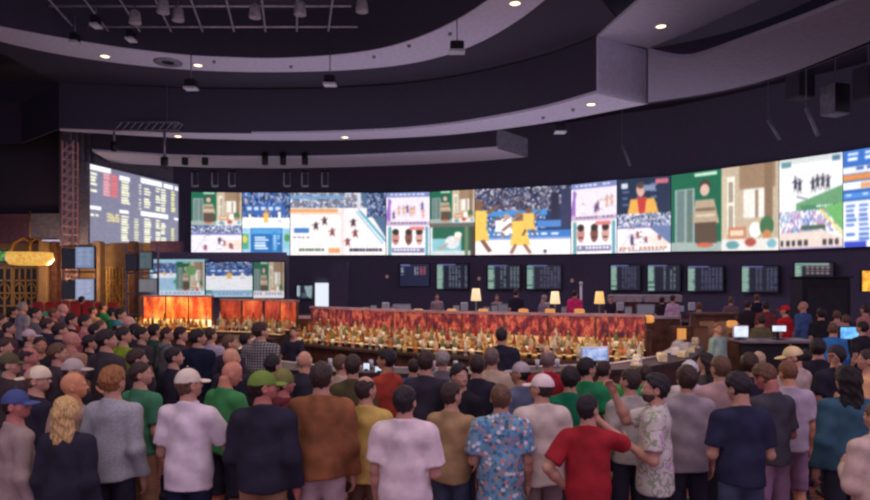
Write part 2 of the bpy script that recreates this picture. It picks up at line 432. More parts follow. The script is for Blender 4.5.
EYE = plain('eye_white', (215, 205, 200), .2, var=.02)
PUPIL = plain('eye_iris', (45, 32, 28), .15, var=.02)
SHOE = plain('shoe_leather', (40, 38, 44), .5)
SHOE2 = plain('shoe_pale', (170, 165, 168), .6)
PEOPLE = []; SPECS = []
def mesh_from(key, VQ):
    k = ('mesh',)+key if isinstance(key, tuple) else ('mesh', key)
    return cached(k, lambda: np_mesh(str(key[0]) if isinstance(key, tuple) else key, *VQ))
def person(px, top, H, yaw, hyaw, shirt, pants, hair, label, pose=('down', 'down'), hat=None, skin=(192, 140, 120), sleeve='s', pitch=0,
           fat=0, hem=.90, loose=0.0, short=False, collar=False, beard=None, hairc=(48, 34, 28), d=None, z0=0.0, tall=None, w=1.0, group=None, hood=False, roll=0):
    """px, top: where the crown of the head shows; yaw: degrees turned to the photo's right from facing away; hyaw: head against the body."""
    if d is None: d = F*(HC-H-z0-(.018 if hat else 0))/(top-HOR)
    sc = H/1.785; loc = Vector(((px-435)/F*d, d, z0))
    near = d < 5.6; hb, hh, hhand, hhair, hs = (.014, .0065, .006, .0075, .013) if near else ((.02, .0085, .009, .010, .018) if d < 9 else (.028, .012, .012, .014, .024))
    ph = round(1.3*(len(PEOPLE) % 5), 2) if not near else round(1.3*len(PEOPLE), 2)
    r = thing('person', label, 'person', loc, -math.radians(yaw), group)
    r.scale = (sc*w, sc*w, sc); PEOPLE.append(r)
    Rz = Matrix.Rotation(-math.radians(hyaw), 3, 'Z') @ Matrix.Rotation(math.radians(roll), 3, 'Y') @ Matrix.Rotation(-math.radians(pitch), 3, 'X')
    HS = .94; piv = Vector((0, .0+.0006*pitch, 1.543))
    # body: trunk, limbs, head and both hands in one mesh
    Vs, Qs, n = [], [], 0
    def put(VQ, R=None, t=None, flip=False):
        nonlocal n
        V, Q = VQ
        if R is not None: V = V @ np.array(R, np.float32).T + np.array(t, np.float32)
        Vs.append(V); Qs.append((Q[:, ::-1] if flip else Q)+n); n += len(V)
    put(body_mesh(pose, fat, hb, True)); put(head_mesh(hh), Rz*HS, piv)
    for side, nm in zip((-1, 1), pose):
        s, e, wr, t = arm(side, nm); u = (wr-e).normalized(); tt = (t-u*t.dot(u)).normalized(); nn = u.cross(tt)
        if nm in ('down', 'pocket') and nn.x*side > 0: nn = -nn
        elif nm not in ('down', 'pocket') and nn.dot(Vector((-side*.3, -1, -.5))) < 0: nn = -nn
        M = Matrix((u, tt, nn)).transposed()
        put(hand_mesh(.55 if nm in ('down', 'pocket', 'hips') else .8, hhand), M, wr, M.determinant() < 0)
    link('body', np_mesh('body', np.concatenate(Vs), np.concatenate(Qs)), skinm(skin), r)
    sm = shirt if isinstance(shirt, bpy.types.Material) else cloth(shirt)
    sh = link('shirt', mesh_from(('shirt', pose, fat, sleeve, hem, loose, ph, hs), shirt_mesh(pose, fat, sleeve, hem, loose, ph, hs)), sm, r)
    if collar:
        c = MB(); c.loft([[(ra*math.cos(a), .004+ra*math.sin(a), zz+.012*math.sin(a)*-1) for a in [2*math.pi*k/16 for k in range(16)]] for ra, zz in ((.078, 1.455), (.069, 1.515), (.062, 1.515), (.062, 1.455))], False, True, True)
        c.build('collar', sm, sh)
    if hood:
        V, Q = cached(('hood', hs), lambda: sdf(lambda p: np.maximum(cap((np.abs(p[0]), p[1], p[2]), (.0, -.09, 1.46), (.085, -.02, 1.475), .052, .035), p[1]-.06), (-.18, -.2, 1.38), (.18, .1, 1.58), .012))
        link('hood', mesh_from(('hood', hs), (V, Q)), sm, sh)
    link('shorts' if short else 'trousers', mesh_from(('pants', short, ph, hs), pants_mesh(short, ph, hs)), cloth(pants), r)
    for s in (-1, 1):
        o = link('shoe', mesh_from('shoe', shoe_mesh()), SHOE2 if short else SHOE, r); o.location = (.108*s, 0, 0)
    def onhead(o, flip=False):
        o.matrix_basis = Matrix.Translation(piv) @ (Rz @ (Matrix.Rotation(math.pi, 3, 'Z') if flip else Matrix.Identity(3))).to_4x4() @ Matrix.Scale(HS, 4); return o
    if hair != 'bald':
        st = 'under' if hat else hair
        onhead(link('hair', mesh_from(('hair', st, hhair), hair_mesh(st, hhair)), hairm(hairc), r))
    if beard: onhead(link('beard', mesh_from(('beard', hhair), beard_mesh(hhair)), hairm(beard), r))
    if hat:
        kind, hc = hat
        if kind == 'beanie': onhead(link('beanie', mesh_from(('beanie', hhair), beanie_mesh(hhair)), cloth(hc), r))
        else:
            dm, br = cap_meshes(hhair)
            c = onhead(link('cap', mesh_from(('capdome', hhair), dm), cloth(hc), r), kind == 'capback')
            link('brim', mesh_from(('capbrim', hhair), br), cloth(hc), c)
            bt = MB(); bt.lathe([(.0001, .247), (.007, .2465), (.009, .242), (.0001, .238)], (0, -.012, 0), 8); bt.build('button', cloth(hc), c)
    if d < 8 and abs(((yaw+hyaw+180) % 360)-180) > 25:
        for s in (-1, 1):
            m = eye_mesh(); o = onhead(link('eye', cached('eyemesh', lambda: MB_mesh(m)), EYE, r))
            o.matrix_basis = o.matrix_basis @ Matrix.Translation((.031*s, .076, .098))
            q = MB(); q.lathe([(.0001, .0), (.0055, -.0005), (.0055, -.003), (.0001, -.004)], (0, 0, 0), 8)
            i = link('iris', cached('irismesh', lambda: MB_mesh(q)), PUPIL, o); i.matrix_basis = Matrix.Translation((0, .0118, 0)) @ Matrix.Rotation(-math.pi/2, 4, 'X')
    return r
def P(px, top, H, *a, **k):
    hat = k.get('hat'); z0 = k.get('z0', 0.)
    d = k.pop('d', None)
    if d and d < 10.2 and k.get('z0', 0) == 0 and not k.get('far'): d *= 1.19
    k.pop('far', None); d = d or F*(HC-H-z0-(.018 if hat else 0))/(top-HOR)
    SPECS.append([px, top, H, a, k, d, d, px])
def keep_off(s_):                          # nobody stands inside the bar counter
    x = (s_[0]-435)/F*s_[5]
    if -4.1 < x < 4.9 and s_[6] < 10.2: s_[5] = min(s_[5], float(np.interp(x, [-4.1, -3.5, -2.1, -.6, .9, 2.9, 4.1, 4.9], [12.2, 10.7, 9.6, 9.25, 9.2, 9.7, 10.8, 12.2]))-.62)
    return s_[5]
def settle():
    for it in range(220):
        for i in range(len(SPECS)):
            for j in range(i):
                A_, B_ = SPECS[i], SPECS[j]
                if abs(A_[5]-B_[5]) > .6: continue
                xa, xb = (A_[0]-435)/F*A_[5], (B_[0]-435)/F*B_[5]; dx, dy = xa-xb, A_[5]-B_[5]
                need = .42; q = math.hypot(dx*.88, dy*1.3)
                if q < need:
                    mv = (need-q)*.25*(1 if dy > 0 or (dy == 0 and A_[1] < B_[1]) else -1)
                    A_[5] += mv; B_[5] -= mv; sh = (need-q)*3.0*(1 if dx > 0 else -1); A_[0] += sh; B_[0] -= sh
        for s_ in SPECS: s_[0] = min(max(s_[0], s_[7]-5), s_[7]+5); s_[5] = min(max(s_[5], s_[6]*.80), s_[6]*1.26); keep_off(s_)
    for px, top, H, a, k, d, d0, p0 in SPECS:
        hat = .018 if k.get('hat') else 0; z0 = k.get('z0', 0.)
        h = HC-(top-HOR)*d/F-hat-z0; person(px, top, min(max(h, 1.5), 1.92), *a, d=d, **k)
def MB_mesh(m):
    me = bpy.data.meshes.new('eye'); me.from_pydata(m.v, [], m.f); me.polygons.foreach_set('use_smooth', m.sm); me.update(); return me
# ================================================================ the room
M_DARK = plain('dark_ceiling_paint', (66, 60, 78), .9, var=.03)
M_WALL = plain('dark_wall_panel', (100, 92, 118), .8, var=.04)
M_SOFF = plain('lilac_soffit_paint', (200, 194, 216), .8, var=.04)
M_METAL = plain('grey_steel', (120, 116, 128), .45, .6)
M_BLACK = plain('black_plastic', (24, 23, 30), .5)
M_GREYH = plain('grey_housing', (126, 121, 138), .7)
M_GOLD = plain('gold_plaster', (166, 130, 92), .7, var=.08, scale=3)
M_BROWN = plain('brown_wood', (92, 58, 44), .55, var=.25, scale=5)
M_LWOOD = plain('light_wood', (168, 128, 92), .55, var=.2, scale=4)
M_MAUVE = plain('mauve_fascia', (112, 78, 96), .8)
M_WHITE = plain('white_laminate', (214, 208, 214), .5, var=.03)

# carpet
m, nt, b = nodes_of('patterned_carpet')
v = coords(nt); vo = nt.nodes.new('ShaderNodeTexVoronoi'); vo.inputs['Scale'].default_value = 2.2
nt.links.new(v, vo.inputs['Vector'])
wv = noise(nt, v, 5.5, 3)
ma = nt.nodes.new('ShaderNodeMath'); ma.operation = 'ADD'
nt.links.new(vo.outputs['Distance'], ma.inputs[0]); nt.links.new(wv, ma.inputs[1])
nt.links.new(ramp(nt, ma.outputs[0], [(.45, (60, 38, 46)), (.62, (70, 42, 44)), (.7, (176, 96, 58)), (.78, (60, 40, 52)), (.95, (120, 62, 56))]), b.inputs['Base Color'])
b.inputs['Roughness'].default_value = .95
bump(nt, b, noise(nt, v, 220, 2), .3, .004)
M_CARPET = m
def slab(name, x0, x1, y0, y1, z0, z1, mt):
    return struct(MB().box(((x0+x1)/2, (y0+y1)/2, (z0+z1)/2), (x1-x0, y1-y0, z1-z0)).build(name, mt))
slab('floor', -34, 34, -6, 50, -.2, 0, M_CARPET)
slab('ceiling', -34, 34, -2, 50, 12.8, 13.0, M_DARK)
slab('wall_left', -24.4, -24, -2, 34, 4.4, 12.8, M_DARK)

def resample(pts, n):
    pts = np.array(pts, float); seg = np.r_[0, np.cumsum(np.hypot(*np.diff(pts, axis=0).T))]
    t = np.linspace(0, seg[-1], n)
    # smooth the joints a little
    out = np.stack([np.interp(t, seg, pts[:, 0]), np.interp(t, seg, pts[:, 1])], 1)
    for _ in range(3): out[1:-1] = out[1:-1]*.5+(out[:-2]+out[2:])*.25
    return out
def soffit(name, near, far, z, thick, mt, n=48):
    A, B = resample(near, n), resample(far, n)
    a = [UZ(x, y, z) for x, y in A]; b_ = [UZ(x, y, z) for x, y in B]
    rings = [[p, q, q+Vector((0, 0, thick)), p+Vector((0, 0, thick))] for p, q in zip(a, b_)]
    return struct(MB().loft(rings, True).build(name, mt)), a, b_
def fascia(name, pts, z0, z1, mt, th=.12):
    return struct(MB().run([(p.x, p.y) for p in pts], z0, z1, th).build(name, mt))
r1n = [(-60, 14), (0, 27), (60, 38), (120, 48), (190, 56), (270, 59), (330, 56), (380, 50), (420, 38), (455, 22), (490, 0), (515, -22)]
r1f = [(-60, 24), (0, 42), (60, 55), (130, 65), (200, 71), (270, 72.5), (340, 71), (400, 66), (440, 58), (480, 44), (520, 20), (546, 0), (575, -28)]
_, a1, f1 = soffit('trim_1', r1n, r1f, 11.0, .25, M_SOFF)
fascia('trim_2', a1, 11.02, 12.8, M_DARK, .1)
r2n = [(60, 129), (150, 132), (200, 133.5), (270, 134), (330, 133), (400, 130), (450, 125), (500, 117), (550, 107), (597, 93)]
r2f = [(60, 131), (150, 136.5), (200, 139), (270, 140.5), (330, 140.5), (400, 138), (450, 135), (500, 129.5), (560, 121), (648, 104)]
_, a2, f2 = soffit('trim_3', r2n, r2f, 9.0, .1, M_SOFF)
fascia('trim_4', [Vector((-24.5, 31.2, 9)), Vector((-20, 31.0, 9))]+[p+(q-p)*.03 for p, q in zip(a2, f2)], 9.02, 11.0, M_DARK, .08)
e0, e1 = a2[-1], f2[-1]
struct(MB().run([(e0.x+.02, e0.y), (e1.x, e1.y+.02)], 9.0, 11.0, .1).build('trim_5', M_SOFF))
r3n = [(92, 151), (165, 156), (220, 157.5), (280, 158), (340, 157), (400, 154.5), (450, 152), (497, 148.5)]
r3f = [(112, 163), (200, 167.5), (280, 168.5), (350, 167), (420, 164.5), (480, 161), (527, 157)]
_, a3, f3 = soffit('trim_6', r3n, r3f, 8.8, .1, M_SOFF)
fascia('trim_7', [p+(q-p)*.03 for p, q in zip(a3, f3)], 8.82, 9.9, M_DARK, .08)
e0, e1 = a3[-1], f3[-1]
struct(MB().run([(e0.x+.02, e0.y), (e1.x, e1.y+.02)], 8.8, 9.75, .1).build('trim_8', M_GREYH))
# ceiling at the level of the second ring, light soffit, then the big band on the right
mid_n = [UZ(x, y, 11.0) for x, y in resample(r1f, 48)]
M_ = MB()
far2 = [Vector((p.x*1.0, p.y+.4, 11.1)) for p in f2]
near2 = [Vector((p.x, p.y, 11.1)) for p in f1]
rings = [[p, q, q+Vector((0, 0, .1)), p+Vector((0, 0, .1))] for p, q in zip(near2, far2)]
struct(M_.loft(rings, True).build('trim_9', M_DARK))
_, a4, f4 = soffit('trim_10', [(597, 38), (612, 24), (640, 0), (668, -24)], [(648, 48), (690, 32), (720, 18), (760, 0), (800, -20)], 10.98, .1, M_SOFF, 20)
_, a5, f5 = soffit('trim_11', [(648, 52), (668, 57), (690, 60), (740, 42), (800, 20), (850, 0), (900, -24)],
                   [(648, 104), (690, 98), (720, 93), (760, 84), (800, 72), (870, 44), (930, 16)], 9.0, .12, plain('grey_soffit_paint', (140, 133, 154), .85, var=.05), 36)
struct(MB().run([(p.x, p.y) for p in f5], 9.0, 11.0, .15, -.1).build('trim_13', M_DARK))

# ---------------------------------------------------------------- the far wall and its video wall
EDGE = [(150, 191), (191, 192), (242, 192.7), (290, 193), (386, 193), (430, 192), (475, 189.5), (571, 185), (617, 180), (671, 175.5), (730, 168), (779, 161), (843, 152), (870, 148), (960, 132)]
BOT = [(150, 255.5), (386, 255), (480, 255), (570, 254), (617, 253), (671, 251.5), (779, 250), (843, 247.5), (870, 246.5), (960, 242)]
def top_at(px): return float(np.interp(px, [e[0] for e in EDGE], [e[1] for e in EDGE]))
def bot_at(px): return float(np.interp(px, [e[0] for e in BOT], [e[1] for e in BOT]))
def depth_at(px): return F*6.2/(HOR-top_at(px))
def plan(px, back=0.):
    d = depth_at(px)+back; return ((px-435)/F*depth_at(px)*(1+back/depth_at(px)), d)
wp = [plan(x, .5) for x in (120, 191, 290, 386, 475, 571, 617, 671, 730, 779, 843, 900, 980)]
struct(MB().run(wp, 0, 12.8, .3, .15).build('wall_back', M_WALL))
MB().run([plan(x, .28) for x in (186, 290, 386, 475, 571, 617, 671, 730, 779, 843, 900, 960)], 8.5, 8.75, .3, 0)

class Img:
    def __init__(s, w, h, c=(20, 20, 30)):
        s.w, s.h = w, h; s.a = np.empty((h, w, 3)); s.a[:] = np.array(c)/255
        s.Y, s.X = np.mgrid[0:h, 0:w]; s.X = (s.X+.5)/w; s.Y = (s.Y+.5)/h
    def put(s, m, c, al=1.0):
        s.a[m] = s.a[m]*(1-al)+np.array(c)/255*al; return s
    def rect(s, x0, y0, x1, y1, c, al=1.): return s.put((s.X >= x0) & (s.X < x1) & (s.Y >= y0) & (s.Y < y1), c, al)
    def ell(s, x, y, rx, ry, c, al=1.): return s.put(((s.X-x)/rx)**2+((s.Y-y)/ry)**2 < 1, c, al)
    def poly(s, pts, c, al=1.):
        ins = np.zeros(s.X.shape, bool); n = len(pts)
        for i in range(n):
            (x0, y0), (x1, y1) = pts[i], pts[(i+1) % n]
            if y0 != y1: ins ^= ((y0 > s.Y) != (y1 > s.Y)) & (s.X < (x1-x0)*(s.Y-y0)/(y1-y0)+x0)
        return s.put(ins, c, al)
    def line(s, x0, y0, x1, y1, t, c):
        L = math.hypot(x1-x0, y1-y0); nx, ny = -(y1-y0)/L*t, (x1-x0)/L*t
        return s.poly([(x0-nx, y0-ny), (x1-nx, y1-ny), (x1+nx, y1+ny), (x0+nx, y0+ny)], c)
    def crowd(s, x0, y0, x1, y1, pal, n, r=.012):
        for _ in range(n):
            x, y = random.uniform(x0, x1), random.uniform(y0, y1); c = random.choice(pal)
            s.put((((s.X-x)/r)**2+((s.Y-y)/(r*1.5))**2 < 1) & (s.X >= x0) & (s.X <= x1) & (s.Y >= y0) & (s.Y <= y1), c)
        return s
    def dashes(s, x0, y0, x1, y1, rows, cols, c, fill=.75, hh=.55):
        for i in range(rows):
            for j in range(cols):
                if random.random() < .93:
                    a = x0+(x1-x0)*j/cols; yy = y0+(y1-y0)*i/rows
                    s.rect(a, yy, a+(x1-x0)/cols*random.uniform(fill*.75, fill), yy+(y1-y0)/rows*hh, c)
        return s
    def sub(s, x0, y0, x1, y1, other):
        m = (s.X >= x0) & (s.X < x1) & (s.Y >= y0) & (s.Y < y1)
        u = np.clip(((s.X-x0)/(x1-x0)*other.w).astype(int), 0, other.w-1); v_ = np.clip(((s.Y-y0)/(y1-y0)*other.h).astype(int), 0, other.h-1)
        s.a[m] = other.a[v_, u][m]; return s
    def player(s, x, y, h, jersey, skin=(120, 80, 60), dark=None):
        k = h; s.ell(x, y-.88*k, .09*k, .10*k, skin); s.poly([(x-.15*k, y-.78*k), (x+.15*k, y-.78*k), (x+.12*k, y-.4*k), (x-.12*k, y-.4*k)], jersey)
        s.poly([(x-.14*k, y-.42*k), (x+.14*k, y-.42*k), (x+.17*k, y-.2*k), (x-.17*k, y-.2*k)], dark or jersey)
        s.line(x-.07*k, y-.22*k, x-.15*k, y, .03*k, skin); s.line(x+.07*k, y-.22*k, x+.18*k, y, .03*k, skin)
        s.line(x-.14*k, y-.72*k, x-.3*k, y-.55*k, .03*k, skin); s.line(x+.14*k, y-.72*k, x+.28*k, y-.85*k, .03*k, skin); return s
    def soften(s, n=1):
        for _ in range(n):
            p = np.pad(s.a, ((1, 1), (1, 1), (0, 0)), 'edge'); s.a = (p[1:-1, 1:-1]*2+p[:-2, 1:-1]+p[2:, 1:-1]+p[1:-1, :-2]+p[1:-1, 2:])/6
        return s
BLU = [(30, 50, 100), (60, 90, 150), (120, 140, 190), (20, 25, 50), (170, 170, 190), (40, 60, 110)]
def im_poster(w=60, h=70, full=True):
    s = Img(w, h, (18, 96, 66))
    s.rect(.04, .2, .24, 1, (140, 160, 160)); s.rect(.06, .22, .14, .98, (96, 120, 118)); s.rect(.16, .22, .22, .98, (90, 110, 104)); s.rect(.0, .88, .5, 1, (150, 165, 160))
    s.ell(.34, .20, .055, .09, (70, 50, 44)); s.ell(.34, .24, .045, .075, (210, 170, 150))
    s.poly([(.25, .36), (.43, .36), (.48, .66), (.22, .66)], (176, 150, 122)); s.rect(.25, .46, .44, .5, (120, 92, 72)); s.rect(.25, .54, .44, .57, (208, 190, 164))
    s.poly([(.24, .64), (.45, .64), (.46, .90), (.25, .90)], (84, 64, 52)); s.ell(.34, .92, .08, .03, (200, 90, 60))
    s.rect(.24, .02, .46, .06, (190, 225, 200))
    s.rect(.5, 0, 1, 1, (188, 166, 138)); s.rect(.5, .1, .545, 1, (200, 180, 150)); s.rect(.55, .12, .62, .8, (234, 226, 210)); s.rect(.565, .18, .605, .42, (150, 140, 120)); s.rect(.565, .46, .605, .74, (160, 150, 132))
    s.rect(.66, .0, .97, .28, (150, 116, 88)); s.rect(.7, .28, .94, .62, (226, 222, 214)); s.rect(.8, .3, .83, .62, (150, 120, 96)); s.rect(.88, .0, .95, .64, (130, 100, 74))
    s.rect(.56, .72, .72, .92, (196, 120, 84)); s.rect(.58, .76, .70, .82, (230, 200, 170)); s.ell(.80, .76, .05, .09, (236, 232, 226)); s.ell(.90, .72, .06, .11, (54, 104, 62)); s.ell(.90, .82, .035, .06, (200, 120, 70))
    s.rect(.5, .86, 1, 1, (222, 216, 210)); s.ell(.76, .9, .05, .05, (176, 70, 60)); s.ell(.6, .93, .06, .05, (90, 150, 160)); s.ell(.94, .92, .04, .05, (110, 170, 190))
    return s
def im_court(w=60, h=40, floor=(226, 220, 236), crowd_h=.28, pal=BLU, n=9, tag_=True):
    s = Img(w, h, floor); s.crowd(0, 0, 1, crowd_h, pal, 500); s.rect(0, crowd_h, 1, crowd_h+.05, (110, 100, 170))
    s.line(.05, .95, .3, crowd_h+.05, .006, (190, 150, 190)); s.ell(.8, .65, .2, .18, (240, 214, 205)); s.rect(.86, .5, 1, .8, (236, 200, 186))
    for _ in range(n): s.player(random.uniform(.08, .9), random.uniform(.5, .9), .2, random.choice([(60, 40, 110), (240, 240, 250), (150, 60, 90)]))
    if tag_: s.dashes(.04, .92, .9, .99, 1, 14, (90, 90, 140))
    return s
def im_s1():
    s = Img(104, 128); s.sub(0, 0, 1, .52, im_poster(104, 66)); s.sub(0, .52, 1, 1, im_court(104, 62)); return s
def im_s2(box=True):
    s = Img(96, 128, (238, 240, 246)); s.crowd(0, 0, 1, .4, BLU+[(20, 60, 150), (60, 120, 210)], 900, .02); s.rect(.05, .2, .9, .36, (40, 84, 170)); s.dashes(.1, .23, .85, .33, 1, 5, (190, 210, 240))
    s.player(.5, .60, .36, (238, 176, 70), (190, 120, 90)); s.player(.16, .5, .2, (240, 240, 245)); s.player(.78, .48, .22, (240, 240, 245))
    s.rect(0, .55, 1, 1, (150, 190, 226)); s.rect(0, .48, 1, .56, (240, 240, 250)); s.rect(0, .66, .14, .9, (60, 160, 120)); s.ell(.06, .74, .05, .06, (220, 200, 60)); s.rect(.88, .6, 1, .9, (120, 190, 200)); s.ell(.94, .72, .06, .06, (60, 140, 80))
    if box:
        s.rect(.18, .56, .84, .95, (20, 96, 176)); s.rect(.2, .58, .82, .66, (60, 150, 220)); s.dashes(.26, .70, .60, .92, 5, 1, (235, 240, 250), .9); s.rect(.64, .62, .74, .94, (44, 128, 204)); s.dashes(.66, .68, .82, .92, 6, 2, (190, 215, 240))
    return s
def im_s3():
    s = Img(192, 128, (234, 224, 224)); s.crowd(0, 0, 1, .24, [(150, 160, 180), (90, 110, 150), (60, 80, 120), (200, 200, 215), (120, 90, 90)], 1500, .012)
    s.rect(0, .05, .55, .1, (96, 140, 190)); s.rect(0, .26, .5, .31, (224, 150, 90)); s.rect(.0, .31, .55, .34, (236, 196, 160)); s.rect(.53, .25, .56, 1, (226, 205, 205))
    s.poly([(.70, .0), (1, .0), (1, .72)], (60, 92, 130)); s.crowd(.8, .0, 1, .4, BLU, 300, .012); s.line(.72, .28, 1, .78, .014, (70, 160, 190)); s.line(.69, .3, .97, .82, .008, (120, 180, 210)); s.poly([(.70, .0), (.74, .0), (.74, .3), (.70, .26)], (200, 200, 210))
    s.rect(.04, .56, .2, .64, (50, 110, 190)); s.dashes(.03, .70, .22, .74, 1, 4, (80, 80, 120))
    for x, y in ((.27, .6), (.36, .52), (.66, .55), (.68, .72), (.6, .86), (.44, .7)): s.player(x, y, .14, random.choice([(60, 40, 50), (130, 50, 60)]), (90, 60, 50))
    s.dashes(.06, .89, .36, .96, 1, 9, (60, 90, 60), .9); s.rect(.40, .88, .52, .96, (230, 150, 80)); s.dashes(.62, .89, .96, .97, 1, 10, (40, 40, 60), .95)
    return s
def im_s4():
    s = Img(88, 128, (226, 214, 230)); s.rect(0, 0, 1, .08, (110, 120, 180)); s.dashes(.1, .02, .9, .07, 1, 8, (220, 225, 250)); s.rect(.04, .1, .10, .46, (150, 90, 170)); s.line(.1, .12, .0, .46, .03, (140, 90, 190))
    for _ in range(8): s.player(random.uniform(.15, .9), random.uniform(.3, .46), .17, random.choice([(240, 240, 250), (220, 150, 120), (90, 60, 130)]), (170, 130, 120))
    s.rect(0, .47, 1, .53, (190, 160, 190)); s.dashes(.1, .48, .95, .52, 1, 10, (110, 80, 130)); s.rect(0, .53, 1, 1, (240, 236, 240)); s.rect(.05, .55, .12, 1, (90, 150, 160)); s.rect(.9, .55, .97, 1, (80, 150, 170))
    for x, c in ((.22, (196, 120, 110)), (.52, (120, 70, 60)), (.76, (205, 150, 140))): s.ell(x, .72, .085, .12, c); s.ell(x, .63, .08, .05, (50, 36, 34)); s.rect(x-.05, .76, x+.05, .78, (80, 40, 40))
    s.rect(.14, .88, .88, .96, (120, 110, 150)); s.dashes(.18, .9, .85, .95, 1, 9, (240, 240, 250)); s.rect(.55, .55, .88, .6, (220, 110, 110)); return s
def im_s5():
    s = Img(90, 128); s.sub(0, 0, 1, .5, im_poster(90, 64)); s.rect(0, .5, 1, .56, (96, 90, 86)); s.rect(0, .56, 1, 1, (30, 92, 66)); s.rect(0, .56, .06, 1, (210, 220, 224)); s.rect(.06, .74, .7, .94, (120, 186, 196)); s.rect(0, .93, 1, 1, (196, 206, 210))
    s.ell(.5, .80, .16, .10, (214, 214, 216)); s.ell(.62, .72, .08, .07, (224, 196, 180)); s.ell(.63, .68, .08, .04, (236, 234, 230)); s.line(.4, .82, .2, .92, .02, (180, 150, 130)); s.rect(.78, .56, .86, 1, (96, 120, 84)); s.rect(.9, .56, 1, 1, (70, 56, 48)); return s
def im_s6():
    s = Img(192, 128, (24, 40, 84)); s.crowd(0, 0, 1, .36, [(20, 26, 50), (50, 60, 100), (130, 130, 160), (30, 40, 80), (190, 180, 190), (90, 70, 80)], 1800, .012); s.rect(.08, .34, .76, .42, (50, 130, 210)); s.rect(.1, .42, .74, .62, (30, 60, 130)); s.crowd(.08, .42, .74, .66, [(200, 200, 220), (60, 80, 140), (90, 120, 100)], 200, .012)
    s.rect(.80, .1, .88, .6, (30, 30, 56)); s.rect(.9, .05, 1, .6, (40, 44, 80)); s.rect(0, .64, 1, .74, (40, 110, 196)); s.dashes(.1, .68, .9, .73, 1, 8, (225, 235, 250)); s.rect(.66, .5, .9, .6, (60, 120, 200)); s.rect(0, .76, 1, 1, (238, 226, 232)); s.rect(0, .745, 1, .775, (120, 150, 210))
    s.player(.02, .95, .8, (240, 190, 70), (120, 80, 60)); s.player(.34, .76, .38, (240, 240, 248), (190, 140, 120)); s.player(.26, .72, .3, (235, 235, 245)); s.player(.48, .98, .62, (244, 192, 66), (150, 96, 70)); s.player(.57, .72, .42, (240, 186, 70), (110, 70, 60)); s.ell(.74, .95, .018, .026, (60, 60, 80)); return s
def im_s8():
    s = Img(108, 128, (26, 38, 66)); s.dashes(.1, .08, .9, .42, 4, 3, (70, 90, 140), .5, .4); s.ell(.45, .16, .08, .09, (214, 160, 140)); s.ell(.45, .10, .07, .045, (80, 56, 46)); s.poly([(.26, .28), (.7, .28), (.78, .48), (.2, .48)], (232, 162, 56)); s.poly([(.38, .26), (.56, .26), (.52, .48), (.42, .48)], (196, 44, 40)); s.rect(.08, .06, .2, .13, (200, 205, 220)); s.rect(.72, .03, .95, .09, (200, 90, 110)); s.rect(.5, .1, .72, .18, (120, 130, 170))
    s.sub(0, .48, 1, 1, im_court(108, 66, (236, 226, 232), .32)); s.poly([(.6, .66), (1, .9), (1, .66)], (90, 110, 160)); s.dashes(.05, .92, .95, .98, 1, 12, (200, 120, 60)); return s
def im_s10():
    s = Img(128, 128, (232, 230, 234)); s.rect(.0, .0, 1, .06, (200, 204, 206)); s.rect(.04, .03, .2, .09, (90, 140, 150)); s.rect(.84, .02, .96, .08, (70, 110, 150))
    for x in (.27, .34, .55, .62, .70, .78): s.player(x, random.uniform(.36, .40), .18, (60, 60, 80), (90, 80, 90))
    s.line(.28, .42, .46, .46, .01, (130, 130, 150)); s.poly([(.28, .50), (1, .34), (1, .52), (.28, .60)], (90, 150, 100)); s.rect(.36, .52, .98, .58, (60, 130, 84)); s.dashes(.6, .53, .86, .57, 1, 6, (230, 240, 230))
    s.crowd(0, .58, 1, .82, [(170, 140, 200), (96, 110, 190), (230, 226, 236), (200, 130, 150), (120, 180, 200), (240, 240, 240)], 700, .016); s.poly([(.7, .56), (1, .52), (1, .82)], (96, 176, 90)); s.line(.66, .58, 1, .86, .015, (230, 214, 110)); s.rect(.36, .74, .74, .79, (60, 90, 66)); s.poly([(0, .82), (.7, .80), (1, .9), (1, 1), (0, 1)], (224, 202, 190)); s.dashes(.02, .9, .98, .98, 1, 10, (56, 50, 60), .7, .8); s.rect(0, .985, 1, 1, (110, 90, 170)); return s
def im_s11():
    s = Img(96, 128, (30, 80, 170)); s.rect(0, .0, 1, .16, (40, 100, 200)); s.dashes(.08, .03, .95, .13, 2, 3, (235, 240, 250)); s.rect(0, .17, 1, .24, (224, 230, 244)); s.dashes(.05, .18, .95, .23, 1, 5, (60, 80, 160)); s.rect(0, .25, 1, .31, (225, 130, 60)); s.rect(.0, .33, 1, .41, (235, 240, 250)); s.rect(.3, .34, 1, .40, (226, 150, 90))
    s.rect(0, .52, 1, 1, (228, 232, 240)); s.dashes(.05, .56, .5, .95, 8, 2, (70, 110, 200), .8); s.poly([(.5, .54), (1, .54), (1, .95), (.6, .95)], (120, 170, 220)); s.rect(.0, .44, 1, .5, (60, 130, 220)); s.dashes(.05, .45, .9, .49, 1, 6, (240, 240, 250)); s.rect(.02, .94, .4, 1, (40, 60, 200)); return s
def screen_mesh(c4, img):                       # corners bl, br, tr, tl
    w, h = img.w, img.h; bl, br, tr, tl = [np.array(c) for c in c4]
    u = np.linspace(0, 1, w)[None, :, None]; v_ = np.linspace(0, 1, h)[:, None, None]
    P = (tl*(1-u)+tr*u)*(1-v_)+(bl*(1-u)+br*u)*v_
    I = np.arange(w*h).reshape(h, w); Q = np.stack([I[:-1, :-1], I[1:, :-1], I[1:, 1:], I[:-1, 1:]], -1).reshape(-1, 4)
    me = np_mesh('picture', P.reshape(-1, 3), Q, False)
    at = me.color_attributes.new('pixels', 'FLOAT_COLOR', 'POINT')
    a = img.a.reshape(-1, 3); a = np.where(a <= .04045, a/12.92, ((a+.055)/1.055)**2.4)
    at.data.foreach_set('color', np.concatenate([a, np.ones((len(a), 1))], 1).astype(np.float32).ravel())
    return me
